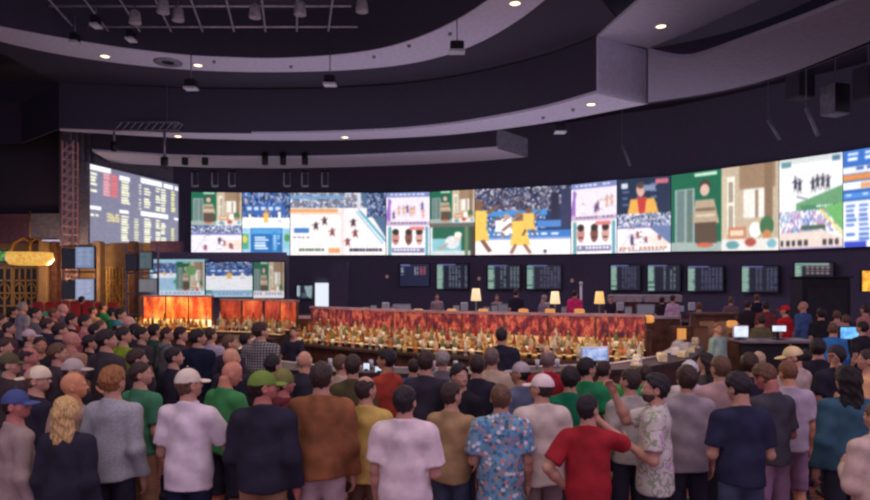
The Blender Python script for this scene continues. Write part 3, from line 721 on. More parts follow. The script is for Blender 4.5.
def display(name, label, cat, c4, img, strength, group=None, frame=.05, depth=.14, back=None, fm=None, soft=4):
    c4 = [Vector(c) for c in c4]; o = sum(c4, Vector())/4; nrm = (c4[1]-c4[0]).cross(c4[3]-c4[0]).normalized()
    base = Vector((o.x, o.y, min(c.z for c in c4)))
    t = thing(name, label, cat, base, 0, group)
    img.a = img.a*(1+rng.normal(0, .07, (img.h, img.w, 1))); img.soften(soft); img.a = np.clip((img.a*.86+img.a.mean(2, keepdims=True)*.14)*.93+.055, 0, 1)
    L = [c-base for c in c4]
    link('screen', screen_mesh([c+nrm*.006 for c in L], img), screen_mat('lit_screen_%g' % strength, strength), t)
    ctr = sum(L, Vector())/4
    out = [c+(c-ctr).normalized()*frame*1.414 for c in L]
    MB().loft([[c-nrm*depth for c in out], [c for c in out]], True).build('housing', fm or M_BLACK, t)
    return t
def wall_screen(p0, p1, img, label, y0=None, y1=None, strength=1.35):
    def corner(p, top):
        f = top_at(p) if top else bot_at(p); return U(p, f, depth_at(p))
    g = .35
    display('video_panel_tv', label, 'screen', [corner(p0+g, 0), corner(p1-g, 0), corner(p1-g, 1), corner(p0+g, 1)], img, strength, None, .0, .16)
wall_screen(191, 242, im_s1(), 'leftmost big video panel, man on green above a pale basketball court')
wall_screen(242, 290, im_s2(), 'big video panel with a blue score table under a yellow player')
wall_screen(290, 386, im_s3(), 'wide big video panel showing a pale court with a diagonal blue sideline')
wall_screen(386, 430, im_s4(), 'big video panel with faces in a row, beside the wide pale court panel')
wall_screen(430, 475, im_s5(), 'big video panel with a white haired man by green water below a poster')
wall_screen(475, 571, im_s6(), 'wide big video panel with yellow players before a dark blue crowd')
wall_screen(571, 617, im_s4(), 'big video panel with faces in a row, beside the orange jacket panel')
wall_screen(617, 671, im_s8(), 'big video panel with a man in an orange jacket above a court')
wall_screen(671, 779, im_poster(216, 128), 'widest big video panel on the right, man on green beside a kitchen')
wall_screen(779, 843, im_s10(), 'big video panel with race crowd below white and green bands')
wall_screen(843, 905, im_s11(), 'big blue video panel with white and orange rows at the frame edge')

# odds boards on the dark wall below the video wall
def im_odds(kind, w=70, h=60):
    s = Img(w, h, (24, 24, 48))
    if kind == 'red':
        s.a[:] = np.array((22, 26, 66))/255; s.rect(.03, .03, .36, .1, (120, 130, 200)); s.dashes(.04, .16, .14, .52, 6, 1, (190, 210, 220), 1, .7); s.dashes(.5, .14, .66, .5, 5, 2, (220, 210, 215), .8, .7); s.dashes(.68, .14, .92, .5, 5, 2, (225, 90, 96), .8, .7)
    elif kind == 'wide':
        s.a[:] = np.array((30, 24, 44))/255; s.rect(.0, .0, .9, .1, (120, 170, 160)); s.rect(0, .1, .2, 1, (96, 160, 130)); s.dashes(.02, .12, .18, .96, 9, 1, (190, 225, 205), 1); s.dashes(.3, .05, .95, .4, 4, 5, (190, 170, 160))
    else:
        s.rect(0, .02, .22, 1, (76, 130, 120)); s.dashes(.01, .05, .21, .98, 11, 1, (196, 226, 210), 1, .6); s.rect(.02, 0, .6, .06, (90, 100, 170))
        k = {'a': (150, 170, 190), 'b': (110, 110, 150), 'c': (150, 190, 180)}[kind]
        for j in range(6):
            if random.random() < .85: s.dashes(.4+.1*j, .1, .46+.1*j, .96, 11, 1, k, 1, .55)
    return s
for p0, p1, y0, y1, k, lb in (
    (400, 429, 264, 286, 'red', 'dark odds board with small red figures under the video wall'),
    (437, 468, 264, 289, 'a', 'dark odds board with white columns beside the red-figured board'),
    (488, 520, 265, 289, 'c', 'dim odds board with white columns above the man in dark clothes'),
    (527, 561, 265, 289, 'b', 'dim odds board left of the slim white pole'),
    (611, 640, 265, 290, 'b', 'dim odds board right of the slim white pole'),
    (648, 680, 265, 291, 'c', 'dim odds board with green rows above the second grey ledge'),
    (688, 723, 266, 291, 'b', 'dim odds board with green rows above the light wood screens'),
    (742, 778, 266, 292, 'b', 'dim odds board with white edges above the standing red-hooded person'),
    (795, 833, 263, 293, 'wide', 'pale green topped odds board partly behind the dark booth')):
    def c(p, y): 
        q = plan(p, .0); return Vector((q[0], q[1], HC+(HOR-y)/F*q[1]))
    display('odds_board_tv', lb, 'odds board', [c(p0, y1), c(p1, y1), c(p1, y0), c(p0, y0)], im_odds(k), .75, None, .06, .1)

# small wall lights between the odds boards
for p, y in ((387, 277), (479, 279), (572, 281), (776, 284)):
    q = plan(p, .25); t = thing('wall_lamp_sconce', 'small pinkish wall light between the odds boards', 'wall light', (q[0], q[1], HC+(HOR-y)/F*q[1]), 0, 'small lights between the odds boards')
    MB().lathe([(.09, -.1), (.12, 0), (.09, .12), (.05, .15)]).build('lamp_shade', emis('sconce_glow', (150, 112, 112), .5), t); MB().box((0, .16, 0), (.1, .3, .1)).build('bracket', M_BLACK, t)

# ---------------------------------------------------------------- the left side: big odds board, lattice tower, gold shop front
A, B = U(90, 205, 32.8), U(178, 205, 41.0)
def lb(px, py, off=0):
    t = (px-90)/88*41/ (32.8+(px-90)/88*(41-32.8)) if False else None
    r = (px-435)/F; dx, dy = B.x-A.x, B.y-A.y
    k = (r*A.y-A.x)/(dx-r*dy); x, y = A.x+k*dx, A.y+k*dy
    return Vector((x, y, HC+(HOR-py)/F*y))
s = Img(150, 130, (110, 109, 138))
s.rect(0, .0, .2, .07, (236, 238, 250)); s.rect(.29, .06, .4, .12, (236, 238, 250)); s.rect(.52, .02, .78, .1, (236, 238, 250)); s.rect(.8, .03, .93, .1, (236, 238, 250)); s.rect(.95, .04, 1, .1, (236, 238, 250))
s.dashes(.01, .1, .07, .36, 6, 1, (240, 238, 205), 1, .7); s.dashes(.13, .08, .2, .38, 7, 1, (226, 180, 190), .9, .8); s.dashes(.21, .08, .28, .38, 7, 1, (222, 90, 100), .9, .8)
s.rect(.13, .08, .28, .38, (214, 96, 110), .45)
s.dashes(.31, .13, .40, .45, 9, 1, (240, 238, 198), 1, .75); s.dashes(.50, .12, .53, .5, 9, 1, (220, 220, 200), 1); s.dashes(.56, .16, .64, .46, 8, 1, (240, 238, 198), 1, .7); s.dashes(.70, .12, .84, .48, 9, 2, (240, 238, 198), .9, .7); s.dashes(.9, .12, .96, .46, 8, 1, (232, 226, 140), 1, .7)
s.rect(0, .52, .11, .57, (240, 240, 250)); s.rect(.29, .52, .39, .57, (240, 240, 250)); s.rect(.52, .5, .86, .57, (240, 240, 250)); s.rect(.94, .53, 1, .57, (240, 240, 250))
s.dashes(.01, .62, .1, .68, 1, 2, (240, 238, 198)); 
for i, g in enumerate(('111001111001111', '100100111101111', '111100111101111')):
    for k, ch in enumerate(g):
        if ch == '1': s.rect(.16+i*.045+(k % 3)*.012, .59+(k//3)*.022, .173+i*.045+(k % 3)*.012, .612+(k//3)*.022, (220, 200, 130))
s.dashes(.31, .6, .39, .96, 10, 1, (240, 238, 198), 1, .7); s.dashes(.45, .62, .5, .95, 9, 1, (225, 225, 170), 1); s.dashes(.56, .6, .66, .96, 10, 1, (240, 238, 198), .95, .7); s.dashes(.70, .6, .84, .96, 10, 2, (240, 238, 198), .9, .7); s.dashes(.9, .66, .95, .92, 7, 1, (225, 215, 130), 1, .7)
board = display('leaning_odds_tv', 'large angled grey odds board of yellow and red figures above the gold entrance', 'odds board', [lb(90, 243), lb(178, 247.5), lb(178, 185), lb(90, 164)], s, 1.3, None, .12, .5, fm=M_GREYH, soft=2)
dirv = Vector((B.x-A.x, B.y-A.y, 0)).normalized(); nrm = Vector((dirv.y, -dirv.x, 0))
p0, p1 = lb(76, 200)-nrm*.75, lb(182, 200)-nrm*.75
struct(MB().run([(p0.x, p0.y), (p1.x, p1.y)], 4.1, 10.6, .3).build('wall_side', M_GREYH))
q0 = lb(78, 200)-nrm*.45
for i in range(5):
    pp = lb(78+i*6, 200)-nrm*.45
    tag(MB().box((0, 0, 0), (.16, .16, 2.0)).build('wall_rib', M_GREYH), kind='structure').location = (pp.x, pp.y, 9.1)
# lattice tower
t = thing('lattice_tower', 'tall narrow rust and white lattice tower left of the big odds board', 'truss tower', (*U(70, 240, 31).xy, 0))
for sx in (-1, 1):
    for sy in (-1, 1): MB().beam((sx*.26, sy*.2, 0), (sx*.26, sy*.2, 9.1), .07).build('upright', plain('rusty_steel', (214, 158, 152), .6), t)
lat = MB()
for i in range(22):
    z = .2+i*.4; lat.beam((-.26, -.2, z), (.26, -.2, z), .05); lat.beam((-.26, -.2, z), (.26, -.2, z+.4), .045); lat.beam((-.26, .2, z), (.26, .2, z), .05)
lat.build('lattice', plain('pale_steel', (214, 186, 190), .5), t)
# gold front
def wallx(px, d): return (px-435)/F*d
gx0, gx1 = wallx(-30, 34), wallx(152, 34)
struct(MB().box(((gx0+gx1)/2, 34.6, 2.2), (gx1-gx0, .5, 4.4)).build('wall_gold', M_GOLD))
f0 = U(-30, 222, 33.6); f1 = U(34, 222, 33.6); f2_ = U(64, 222, 33.6)
struct(MB().box(((f0.x+f1.x)/2, 33.7, 5.1), (f1.x-f0.x, 1.0, 1.45)).build('trim_14', M_MAUVE))
struct(MB().box(((f1.x+f2_.x)/2, 33.7, 5.2), (f2_.x-f1.x, 1.0, 1.3)).build('trim_15', M_GREYH))
struct(MB().box(((f0.x+f2_.x)/2, 34.2, 9.4), (f2_.x-f0.x, 1.4, 7.0)).build('wall_upper', M_DARK))
for i, (a_, b_) in enumerate(((-16, 12), (14, 38), (104, 116), (120, 132))):
    x0, x1 = wallx(a_, 34.2), wallx(b_, 34.2); cx = (x0+x1)/2
    w = thing('window_%d' % (i+1), None, None, (cx, 34.2, .3)); w['kind'] = 'structure'
    MB().box((0, .06, 1.4), (x1-x0, .06, 2.7)).build('window_pane', plain('dim_glass', (46, 38, 44), .15), w)
    g = MB()
    for k in range(5): g.box((-(x1-x0)/2+(x1-x0)*k/4, 0, 1.4), (.08, .1, 2.7))
    for k in range(5): g.box((0, 0, .05+k*.675), (x1-x0, .1, .08))
    g.build('window_frame', plain('gold_lattice', (206, 160, 92), .5, .2), w)
    for k in (1, 3):
        x = -(x1-x0)/2+(x1-x0)*k/4
        MB().tube([(x+.28*math.cos(a), -.06, 1.5+.42*math.sin(a)) for a in [2*math.pi*j/16 for j in range(17)]], .04, 6).build('window_ornament', plain('gold_lattice', (206, 160, 92), .5, .2), w)
for px, mt, wd in ((45.5, M_GOLD, .62), (56, M_BROWN, .4), (99, M_GOLD, .5), (134, M_BROWN, .4)):
    struct(MB().box((wallx(px, 33.2), 33.2, 2.2), (wd*.75, .5, 4.4), 0, .04).build('column', mt))
# chandelier
cp = U(30, 256, 30.5)
t = thing('hanging_chandelier', 'glowing golden basket chandelier in front of the gold entrance', 'chandelier', (cp.x, cp.y, cp.z-.45))
GLOW = emis_noise('amber_glow', [(.3, (206, 140, 50)), (.6, (236, 190, 96))], 9, .85)
MB().lathe([(.5, 0), (.85, .05), (1.0, .3), (.95, .62), (.9, .62), (.6, .2)], n=24).build('glass_bowl', GLOW, t)
for k in range(6):
    a = k*math.pi/3
    MB().tube([(.9*math.cos(a), .9*math.sin(a), .6), (.75*math.cos(a), .75*math.sin(a), 1.05), (.3*math.cos(a), .3*math.sin(a), 1.3), (0, 0, 1.1)], .035, 6).build('arm', plain('brass', (200, 150, 70), .35, .7), t)
MB().tube([(0, 0, 1.1), (0, 0, 2.6)], .03, 6).build('stem', plain('brass', (200, 150, 70), .35, .7), t)
cp = U(4, 256, 33.6)
t = thing('lit_sign', 'small green lit sign at the left frame edge', 'sign', (cp.x, cp.y, cp.z))
MB().box((0, 0, 0), (.9, .12, .62)).build('sign_box', M_BLACK, t); MB().box((0, -.07, 0), (.8, .04, .52)).build('sign_face', emis_noise('green_sign', [(.35, (30, 60, 40)), (.6, (110, 190, 90))], 6, .6), t)
# monitors on a rack left of the bar
def im_list(bg, fg): return Img(40, 44, bg).dashes(.1, .08, .9, .9, 8, 2, fg, .9, .5).rect(.55, .1, .6, .9, bg)
def blank(): return Img(20, 24, (22, 22, 36)).rect(.1, .1, .5, .14, (50, 50, 80))
rack = thing('monitor_rack', 'steel rack carrying four small screens below the big odds board', 'rack', (*U(77, 300, 27.5).xy, 0))
for x in (-.68, .02, .72): MB().beam((x, .14, 0), (x, .14, 3.9), .07).build('upright', plain('tan_steel', (170, 130, 100), .5), rack)
for z in (1.45, 2.75, 3.85): MB().beam((-.7, .14, z), (.74, .14, z), .06).build('crossbar', plain('tan_steel', (170, 130, 100), .5), rack)
for (x0, x1, y0, y1, im, sn, lbl) in ((62, 75, 249, 268, blank(), .5, 'dark small screen in the top row of the steel rack'), (75.5, 94, 247, 268, im_list((120, 140, 190), (170, 185, 215)), .8, 'pale blue small screen in the top row of the steel rack'),
                                  (62, 75, 281, 298, blank(), .5, 'dark small screen in the bottom row of the steel rack'), (75.5, 94, 279, 300, im_list((150, 160, 205), (195, 200, 228)), .8, 'pale lilac small screen in the bottom row of the steel rack')):
    display('small_tv', lbl, 'screen', [U(x0, y1, 27.4), U(x1, y1, 27.4), U(x1, y0, 27.4), U(x0, y0, 27.4)], im, sn, None, .03, .1)
rack2 = thing('monitor_rack', 'steel rack carrying a dim screen and a grey screen beside the flame lit bar', 'rack', (*U(140, 300, 27.5).xy, 0))
for x in (-.75, -.05, .65): MB().beam((x, .3, 0), (x, .3, 3.9), .07).build('upright', plain('mauve_steel', (130, 110, 128), .5), rack2)
for k in range(4): MB().beam((-.75, .3, .9+k*.9), (.65, .3, .9+k*.9), .05).build('crossbar', plain('mauve_steel', (130, 110, 128), .5), rack2)
for (x0, x1, y0, y1, im, sn, lbl) in ((126, 137, 255, 270, blank(), .5, 'dark small screen beside the teal lit screen'), (139.5, 152, 252, 269, im_list((80, 100, 116), (120, 140, 140)), .6, 'teal grey small screen above the flame lit bar'), (139, 157, 279, 292, im_list((130, 128, 140), (160, 156, 160)), .55, 'plain grey screen just above the flame lit bar')):
    display('small_tv', lbl, 'screen', [U(x0, y1, 27.2), U(x1, y1, 27.2), U(x1, y0, 27.2), U(x0, y0, 27.2)], im, sn, None, .03, .1)
# the second row of screens at the left
def lower(p0, p1, y0, y1, d, img, label, fm=None):
    display('lower_video_tv', label, 'screen', [U(p0, y1, d), U(p1, y1, d), U(p1, y0, d), U(p0, y0, d)], img, .9, None, .05, .3, fm=fm)
s = Img(110, 76, (150, 200, 222)); s.sub(.06, .1, .48, .8, im_s2(False)); s.sub(.48, .06, .98, .9, im_poster(60, 66)); s.rect(0, .86, 1, 1, (214, 226, 240)); s.dashes(.05, .89, .95, .97, 1, 12, (110, 130, 190)); s.rect(.0, .45, .05, 1, (120, 140, 170)); s.ell(.75, .3, .1, .14, (96, 150, 84))
lower(150, 204.6, 259.5, 296, 29.5, s, 'lower screen with a pale cyan border above the flame lit bar', plain('cyan_frame', (120, 180, 190), .5))
s = im_s2(False); s.rect(0, .55, 1, .8, (240, 240, 248)); s.dashes(.05, .84, .95, .96, 2, 12, (110, 130, 160)); 
lower(206, 252.6, 262, 297, 29.3, s, 'middle lower screen with a yellow player on a pale court')
s = im_poster(80, 70); s.rect(0, .8, 1, 1, (226, 226, 232)); s.dashes(.03, .84, .97, .95, 1, 10, (150, 120, 170))
lower(253.4, 284, 262, 298, 29.1, s, 'lower screen with a man on green right of the middle lower screen')
struct(MB().box((wallx(217, 30), 30.1, .75), (wallx(288, 30)-wallx(146, 30), .6, 1.5)).build('wall_lower', M_WALL))
struct(MB().box((wallx(217, 30), 30.2, 2.6), (wallx(286, 30)-wallx(150, 30), .4, 2.2)).build('wall_lower', M_WALL))
struct(MB().box((wallx(167, 33), 33, 3.6), (wallx(182, 33)-wallx(152, 33), .4, 1.6)).build('trim_16', M_MAUVE))
# lit doorway in the far wall
def fw(p, y, back=.2): q = plan(p, back); return Vector((q[0], q[1], HC+(HOR-y)/F*q[1]))
dq = thing('door_1', None, None, fw(322, 306)); dq['kind'] = 'structure'
wd = fw(328.5, 300).x-fw(315, 300).x; ht = fw(315, 283).z
MB().box((0, 0, ht/2-dq.location.z), (wd, .08, ht)).build('door_glass', emis('daylight_glass', (226, 236, 244), 1.0), dq)
MB().box((-wd/2-.08, 0, ht/2-dq.location.z), (.16, .2, ht+.2)).build('door_frame', M_METAL, dq); MB().box((wd/2+.08, 0, ht/2-dq.location.z), (.16, .2, ht+.2)).build('door_frame', M_METAL, dq)
s = Img(40, 36, (30, 34, 54)); s.rect(0, .05, .2, .8, (180, 205, 220)); s.poly([(.45, .1), (.95, .05), (.9, .95), (.6, .8)], (150, 180, 190)); s.rect(.3, .55, .6, .9, (70, 90, 110))
display('small_tv', 'small dim screen left of the bright doorway', 'screen', [fw(297, 299), fw(313, 299), fw(313, 285), fw(297, 285)], s, .8, None, .05, .12)
struct(MB().box((fw(345, 280).x, fw(345, 280).y-3, 1.8), (1.2, .8, 3.6)).build('column', M_WALL))
struct(MB().box((fw(292, 280).x, fw(292, 280).y-2.5, 2.0), (.6, .6, 4.0)).build('column', M_WALL))
# ---------------------------------------------------------------- lighting rigs and ceiling fittings
def downlight(px, py, z, lum=True):
    p = UZ(px, py, z)
    t = thing('ceiling_downlight', 'small round downlight recessed in the pale ceiling bands', 'downlight', p, 0, 'downlights in the ceiling bands')
    MB().lathe([(.17, -.03), (.22, -.03), (.22, .02), (.17, .02)], n=16, caps=False).build('trim_ring', M_WHITE, t)
    MB().lathe([(.0001, -.035), (.12, -.03), (.17, -.005)], n=16).build('lamp', emis('warm_downlight', (255, 226, 180), 3.0) if lum else M_BLACK, t)
for px, py, z in ((105, 56, 11), (198, 65, 11), (591, 104, 9), (661, 26, 10.98), (345, 137, 9), (178, 136, 9), (515, 3, 11)): downlight(px, py, z)
def sprinkler(px, py, z):
    t = thing('ceiling_sprinkler', 'tiny dark fitting set in the pale ceiling bands', 'ceiling fitting', UZ(px, py, z), 0, 'dark fittings in the ceiling bands')
    MB().lathe([(.03, -.10), (.07, -.07), (.07, 0)], n=10).build('cup', M_GREYH, t)
for px, py, z in ((214, 61, 11), (291, 66, 11), (374, 56, 11), (450, 33, 11), (409, 45, 11), (573, 109, 9), (543, 117, 9)): sprinkler(px, py, z)
sp = UZ(168, 62, 11)
t = thing('ceiling_vent', 'oval dark vent in the nearest pale ceiling ring', 'vent', sp)
MB().lathe([(.25, -.03), (.55, -.03), (.55, .0)], n=20, caps=False).build('vent_ring', M_GREYH, t); MB().lathe([(.0001, -.02), (.25, -.02), (.25, 0)], n=16).build('vent_core', M_BLACK, t)
def pendant(px, py, d, ztop, wide, label, white=True):
    p = U(px, py, d); t = thing('pendant_fixture', label, 'hanging fixture', p)
    MB().box((0, 0, .12), (wide, .35, .3), 0, .04).build('housing', M_BLACK, t)
    MB().box((0, 0, -.06), (wide*1.15, .4, .07)).build('lens', plain('pale_lens', (190, 186, 200), .3) if white else M_BLACK, t)
    MB().tube([(0, 0, .25), (0, 0, ztop-p.z)], .02, 6).build('stem', M_METAL, t); return t
pendant(191, 87, 24, 11, .4, 'small hanging fixture below the left part of the nearest ceiling ring')
pendant(330, 83, 24, 11, .4, 'small pale hanging fixture below the middle of the nearest ceiling ring')
pendant(457, 50, 21, 11, .45, 'black hanging fixture below the right curve of the nearest ceiling ring')
pendant(560, 131, 27, 11, .4, 'small hanging fixture near the end block of the second ceiling ring')
pendant(131, 38, 22, 11.46, .22, 'small hanging fixture inside the nearest ceiling ring, lower right of three')
pendant(96, 24, 21, 11.46, .22, 'small hanging fixture inside the nearest ceiling ring, topmost of three')
pendant(75, 41, 22, 11.46, .22, 'small hanging fixture inside the nearest ceiling ring, leftmost of three')
def can(px, py, d, ztop):
    p = U(px, py, d); t = thing('hanging_spotlight', 'black cylindrical spotlight hanging in the row below the third ceiling ring', 'spotlight', p, 0, 'black spotlights below the third ceiling ring')
    MB().lathe([(.12, -.32), (.17, -.3), (.17, .28), (.08, .34)], n=12).build('can', M_BLACK, t); MB().tube([(0, 0, .3), (0, 0, ztop-p.z)], .03, 6).build('stem', M_METAL, t)
for px, py in ((164, 163), (185, 159), (205, 159), (265, 159), (283, 159), (305, 159)): can(px, py, 33.5, 8.8)
def yoke(px, py, d):
    p = U(px, py, d); t = thing('hanging_bracket', 'pale U shaped bracket hanging above the video wall', 'bracket', p, 0, 'pale brackets above the video wall')
    MB().tube([(-.2, 0, .9), (-.2, 0, 0), (.2, 0, 0), (.2, 0, .9)], .045, 6).build('hoop', plain('pale_bracket', (226, 222, 234), .5), t); MB().box((0, 0, .0), (.4, .16, .1)).build('foot', plain('pale_lens', (190, 186, 200), .3), t)
    MB().box((0, 0, .95), (.5, .2, .1)).build('plate', M_BLACK, t); MB().tube([(0, 0, 1.0), (0, 0, 12.8-p.z)], .03, 6).build('stem', M_METAL, t)
for px in (195, 215, 232, 287, 305, 325): yoke(px, 186, 42.5)
# lighting truss over the big odds board
p = U(138, 127, 28.5); t = thing('hanging_truss', 'horizontal lighting truss hanging above the big angled odds board', 'truss', p)
for y in (-.18, .18):
    for z in (-.18, .18): MB().beam((-1.9, y, z), (1.9, y, z), .06).build('chord', M_METAL, t)
w_ = MB()
for k in range(12): x = -1.9+k*.32; w_.beam((x, -.18, -.18), (x+.32, -.18, .18), .035); w_.beam((x, .18, -.18), (x+.32, .18, .18), .035); w_.beam((x, -.18, .18), (x, .18, .18), .035)
w_.build('lattice', M_METAL, t)
for x in (-1.4, 1.3): MB().tube([(x, 0, .18), (x, 0, 12.8-p.z)], .02, 5).build('cable', M_METAL, t)
for px, lbl in ((114, 'drop lamp under the left end of the hanging truss'), (164.5, 'drop lamp under the right end of the hanging truss')):
    q = U(px, 147 if px < 150 else 162, 28.5); k = thing('hanging_lamp', 'slim '+lbl, 'lamp', q); MB().lathe([(.1, -.2), (.16, -.1), (.16, .2), (.05, .25)], n=10).build('lamp_shade', M_BLACK, k); MB().tube([(0, 0, .2), (0, 0, p.z-.2-q.z)], .05, 6).build('rod', M_METAL, k)
# pipe grid inside the nearest ring
gz = 11.5
grid_t = thing('hanging_pipe_grid', 'pale pipe lighting grid hanging inside the nearest ceiling ring', 'pipe grid', (-8.0, 20.5, gz))
PIPE = plain('grid_pipe', (176, 168, 180), .4, .3)
for i in range(9):
    x = -4.6+i*1.15; MB().tube([(x+.9, -3.5, 0), (x-.5, 2.9, 0)], .035, 6).build('pipe', PIPE, grid_t)
for j in range(4):
    y = -2.6+j*1.75; MB().tube([(-4.9, y, .06), (5.2, y, .06)], .035, 6).build('crosspipe', PIPE, grid_t)
for k in range(5): MB().tube([(-4.4+2.2*k, -.85, 0), (-4.4+2.2*k, -.85, 1.3)], .02, 5).build('hanger', PIPE, grid_t)
for i, (px, py) in enumerate(((163, 4), (178, 12), (255, 9), (300, 6), (362, 3), (135, 15))):
    p = UZ(px, py, 11.15); k = thing('hanging_stage_light', 'pale stage lamp clamped under the pipe grid', 'stage lamp', p, i*.7, 'stage lamps on the pipe grid')
    MB().lathe([(.14, -.3), (.2, -.28), (.16, .1), (.08, .16)], n=12).build('can', plain('pale_lamp_body', (150, 142, 150), .5), k); MB().tube([(0, 0, .1), (0, 0, gz-11.15)], .03, 5).build('clamp', M_METAL, k)
# dark line arrays and slanting rods at the upper right
for i, (px, py, d) in enumerate(((800, 84, 27), (835, 100, 27), (868, 84, 26))):
    p = U(px, py, d); k = thing('hanging_speaker', ['dim speaker hung above the right video panels, leftmost of three', 'dim speaker hung lowest above the right video panels', 'dim speaker hung above the blue video panel at the frame edge'][i], 'speaker', p, .3)
    MB().box((0, 0, 0), (.9, .7, 1.3), 0, .06).build('cabinet', M_GREYH if i == 1 else M_DARK, k); MB().box((0, -.36, 0), (.8, .03, 1.2)).build('grille', M_BLACK, k); MB().tube([(0, 0, .6), (0, 0, 12.8-p.z)], .03, 5).build('cable', M_METAL, k)
for i, (x0, y0, x1, y1, d) in enumerate(((768, 120, 780, 140, 28), (806, 108, 818, 136, 24), (622, 144, 630, 166, 34))):
    a_, b_ = U(x0, y0, d), U(x1, y1, d); k = thing('hanging_rod', ['slanting grey rod above the race crowd video panel, left of two', 'slanting grey rod above the race crowd video panel, right of two', 'slanting grey rod above the orange jacket video panel'][i], 'rod', a_)
    MB().tube([(0, 0, 0), b_-a_], .07, 6).build('rod', M_GREYH, k); MB().tube([(0, 0, 0), (0, 0, 12.7-a_.z)], .02, 5).build('cable', M_METAL, k)

# ---------------------------------------------------------------- the bar
M_COUNTER = plain('dark_counter', (62, 46, 46), .6, var=.2); M_FRONT = plain('bar_front_wood', (70, 42, 36), .5, var=.25)
FIRE = emis_noise('red_orange_glass', [(.34, (62, 30, 44)), (.45, (104, 40, 46)), (.53, (144, 54, 50)), (.61, (186, 98, 74)), (.70, (108, 44, 52))], 6.5, .5, (1.5, 1.5, .8), 5)
FLAME = emis_noise('flame_orange_glass', [(.28, (90, 26, 20)), (.42, (196, 70, 28)), (.56, (244, 146, 62)), (.74, (255, 206, 120))], 1.5, 1.4, (1.5, 1.5, .7), 4)
STRIP = emis('warm_light_strip', (255, 206, 150), .6)
STRIP2 = emis('yellow_light_strip', (255, 190, 70), 2.0)
bp = [(-3.2, 15.2), (-1.6, 13.9), (.0, 12.8), (1.9, 12.0), (3.75, 11.4)]
def along(pts, t):
    pts = [Vector(p) for p in pts]; L = [(pts[i+1]-pts[i]).length for i in range(len(pts)-1)]; s_ = t*sum(L)
    for i, l in enumerate(L):
        if s_ <= l or i == len(L)-1:
            dv = (pts[i+1]-pts[i]).normalized(); return pts[i]+dv*s_, dv
        s_ -= l
GOLDGLASS = emis_noise('golden_lit_glass', [(.34, (96, 62, 56)), (.48, (176, 122, 84)), (.6, (226, 186, 136)), (.72, (140, 92, 70))], 7, .62, (1.4, 1.4, .6), 5)
YELLOWGLASS = emis_noise('yellow_lit_glass', [(.32, (220, 130, 50)), (.5, (255, 206, 110)), (.7, (255, 236, 190))], 3, 1.25, (1.5, 1.5, .6), 4)
def backbar(pts, label, panel, strip, ztop, seg, low=GOLDGLASS):
    o = Vector((*along(pts, .5)[0], 0)); t = thing('back_bar', label, 'back bar', o)
    L = [(p[0]-o.x, p[1]-o.y) for p in pts]
    MB().run(L, 0, .90, .8, .0).build('cabinet', M_FRONT, t)
    MB().run(L, .90, .95, .9, .0).build('worktop', M_COUNTER, t)
    MB().run(L, .95, 1.03, .22, -.05).build('bottle_step', M_COUNTER, t); MB().run(L, 1.031, 1.04, .05, -.15).build('light_strip', strip, t)
    MB().run(L, .95, 1.13, .22, .2).build('bottle_step', M_COUNTER, t); MB().run(L, 1.131, 1.14, .05, .10).build('light_strip', strip, t)
    for i in range(seg):
        a_, _ = along(L, i/seg); b_, _ = along(L, (i+1)/seg); d = (b_-a_).normalized()*.02
        MB().run([a_+d, b_-d], 1.33, ztop, .05, .36).build('upper_glass_panel', panel, t); MB().run([a_+d, b_-d], .95, 1.32, .05, .36).build('lower_glass_panel', low, t)
    for i in range(seg+1):
        a_, dv = along(L, i/seg); n_ = Vector((-dv.y, dv.x)); q = a_+n_*.36
        MB().box((q.x, q.y, (ztop+.95)/2), (.03, .07, ztop-.95), math.atan2(dv.y, dv.x)).build('post', M_BROWN, t)
    MB().run(L, ztop, ztop+.05, .16, .36).build('top_rail', plain('mauve_rail', (150, 110, 120), .4), t)
    return t
backbar(bp, 'long curved back bar of red orange glass panels behind rows of bottles', FIRE, STRIP, 1.72, 9)
bl = [(-8.25, 17.6), (-6.15, 17.1)]
backbar(bl, 'short back bar of bright flame orange glass below the cyan bordered screen', FLAME, STRIP2, 1.93, 3, YELLOWGLASS)
bm_ = [(-6.0, 17.3), (-4.9, 17.0), (-3.75, 16.1)]
backbar(bm_, 'dimmer orange back bar section below the middle lower screens', FIRE if False else emis_noise('dim_orange_glass', [(.3, (70, 24, 26)), (.5, (176, 66, 38)), (.7, (226, 130, 74))], 1.6, .75, (1.5, 1.5, .7), 4), STRIP, 1.84, 4)
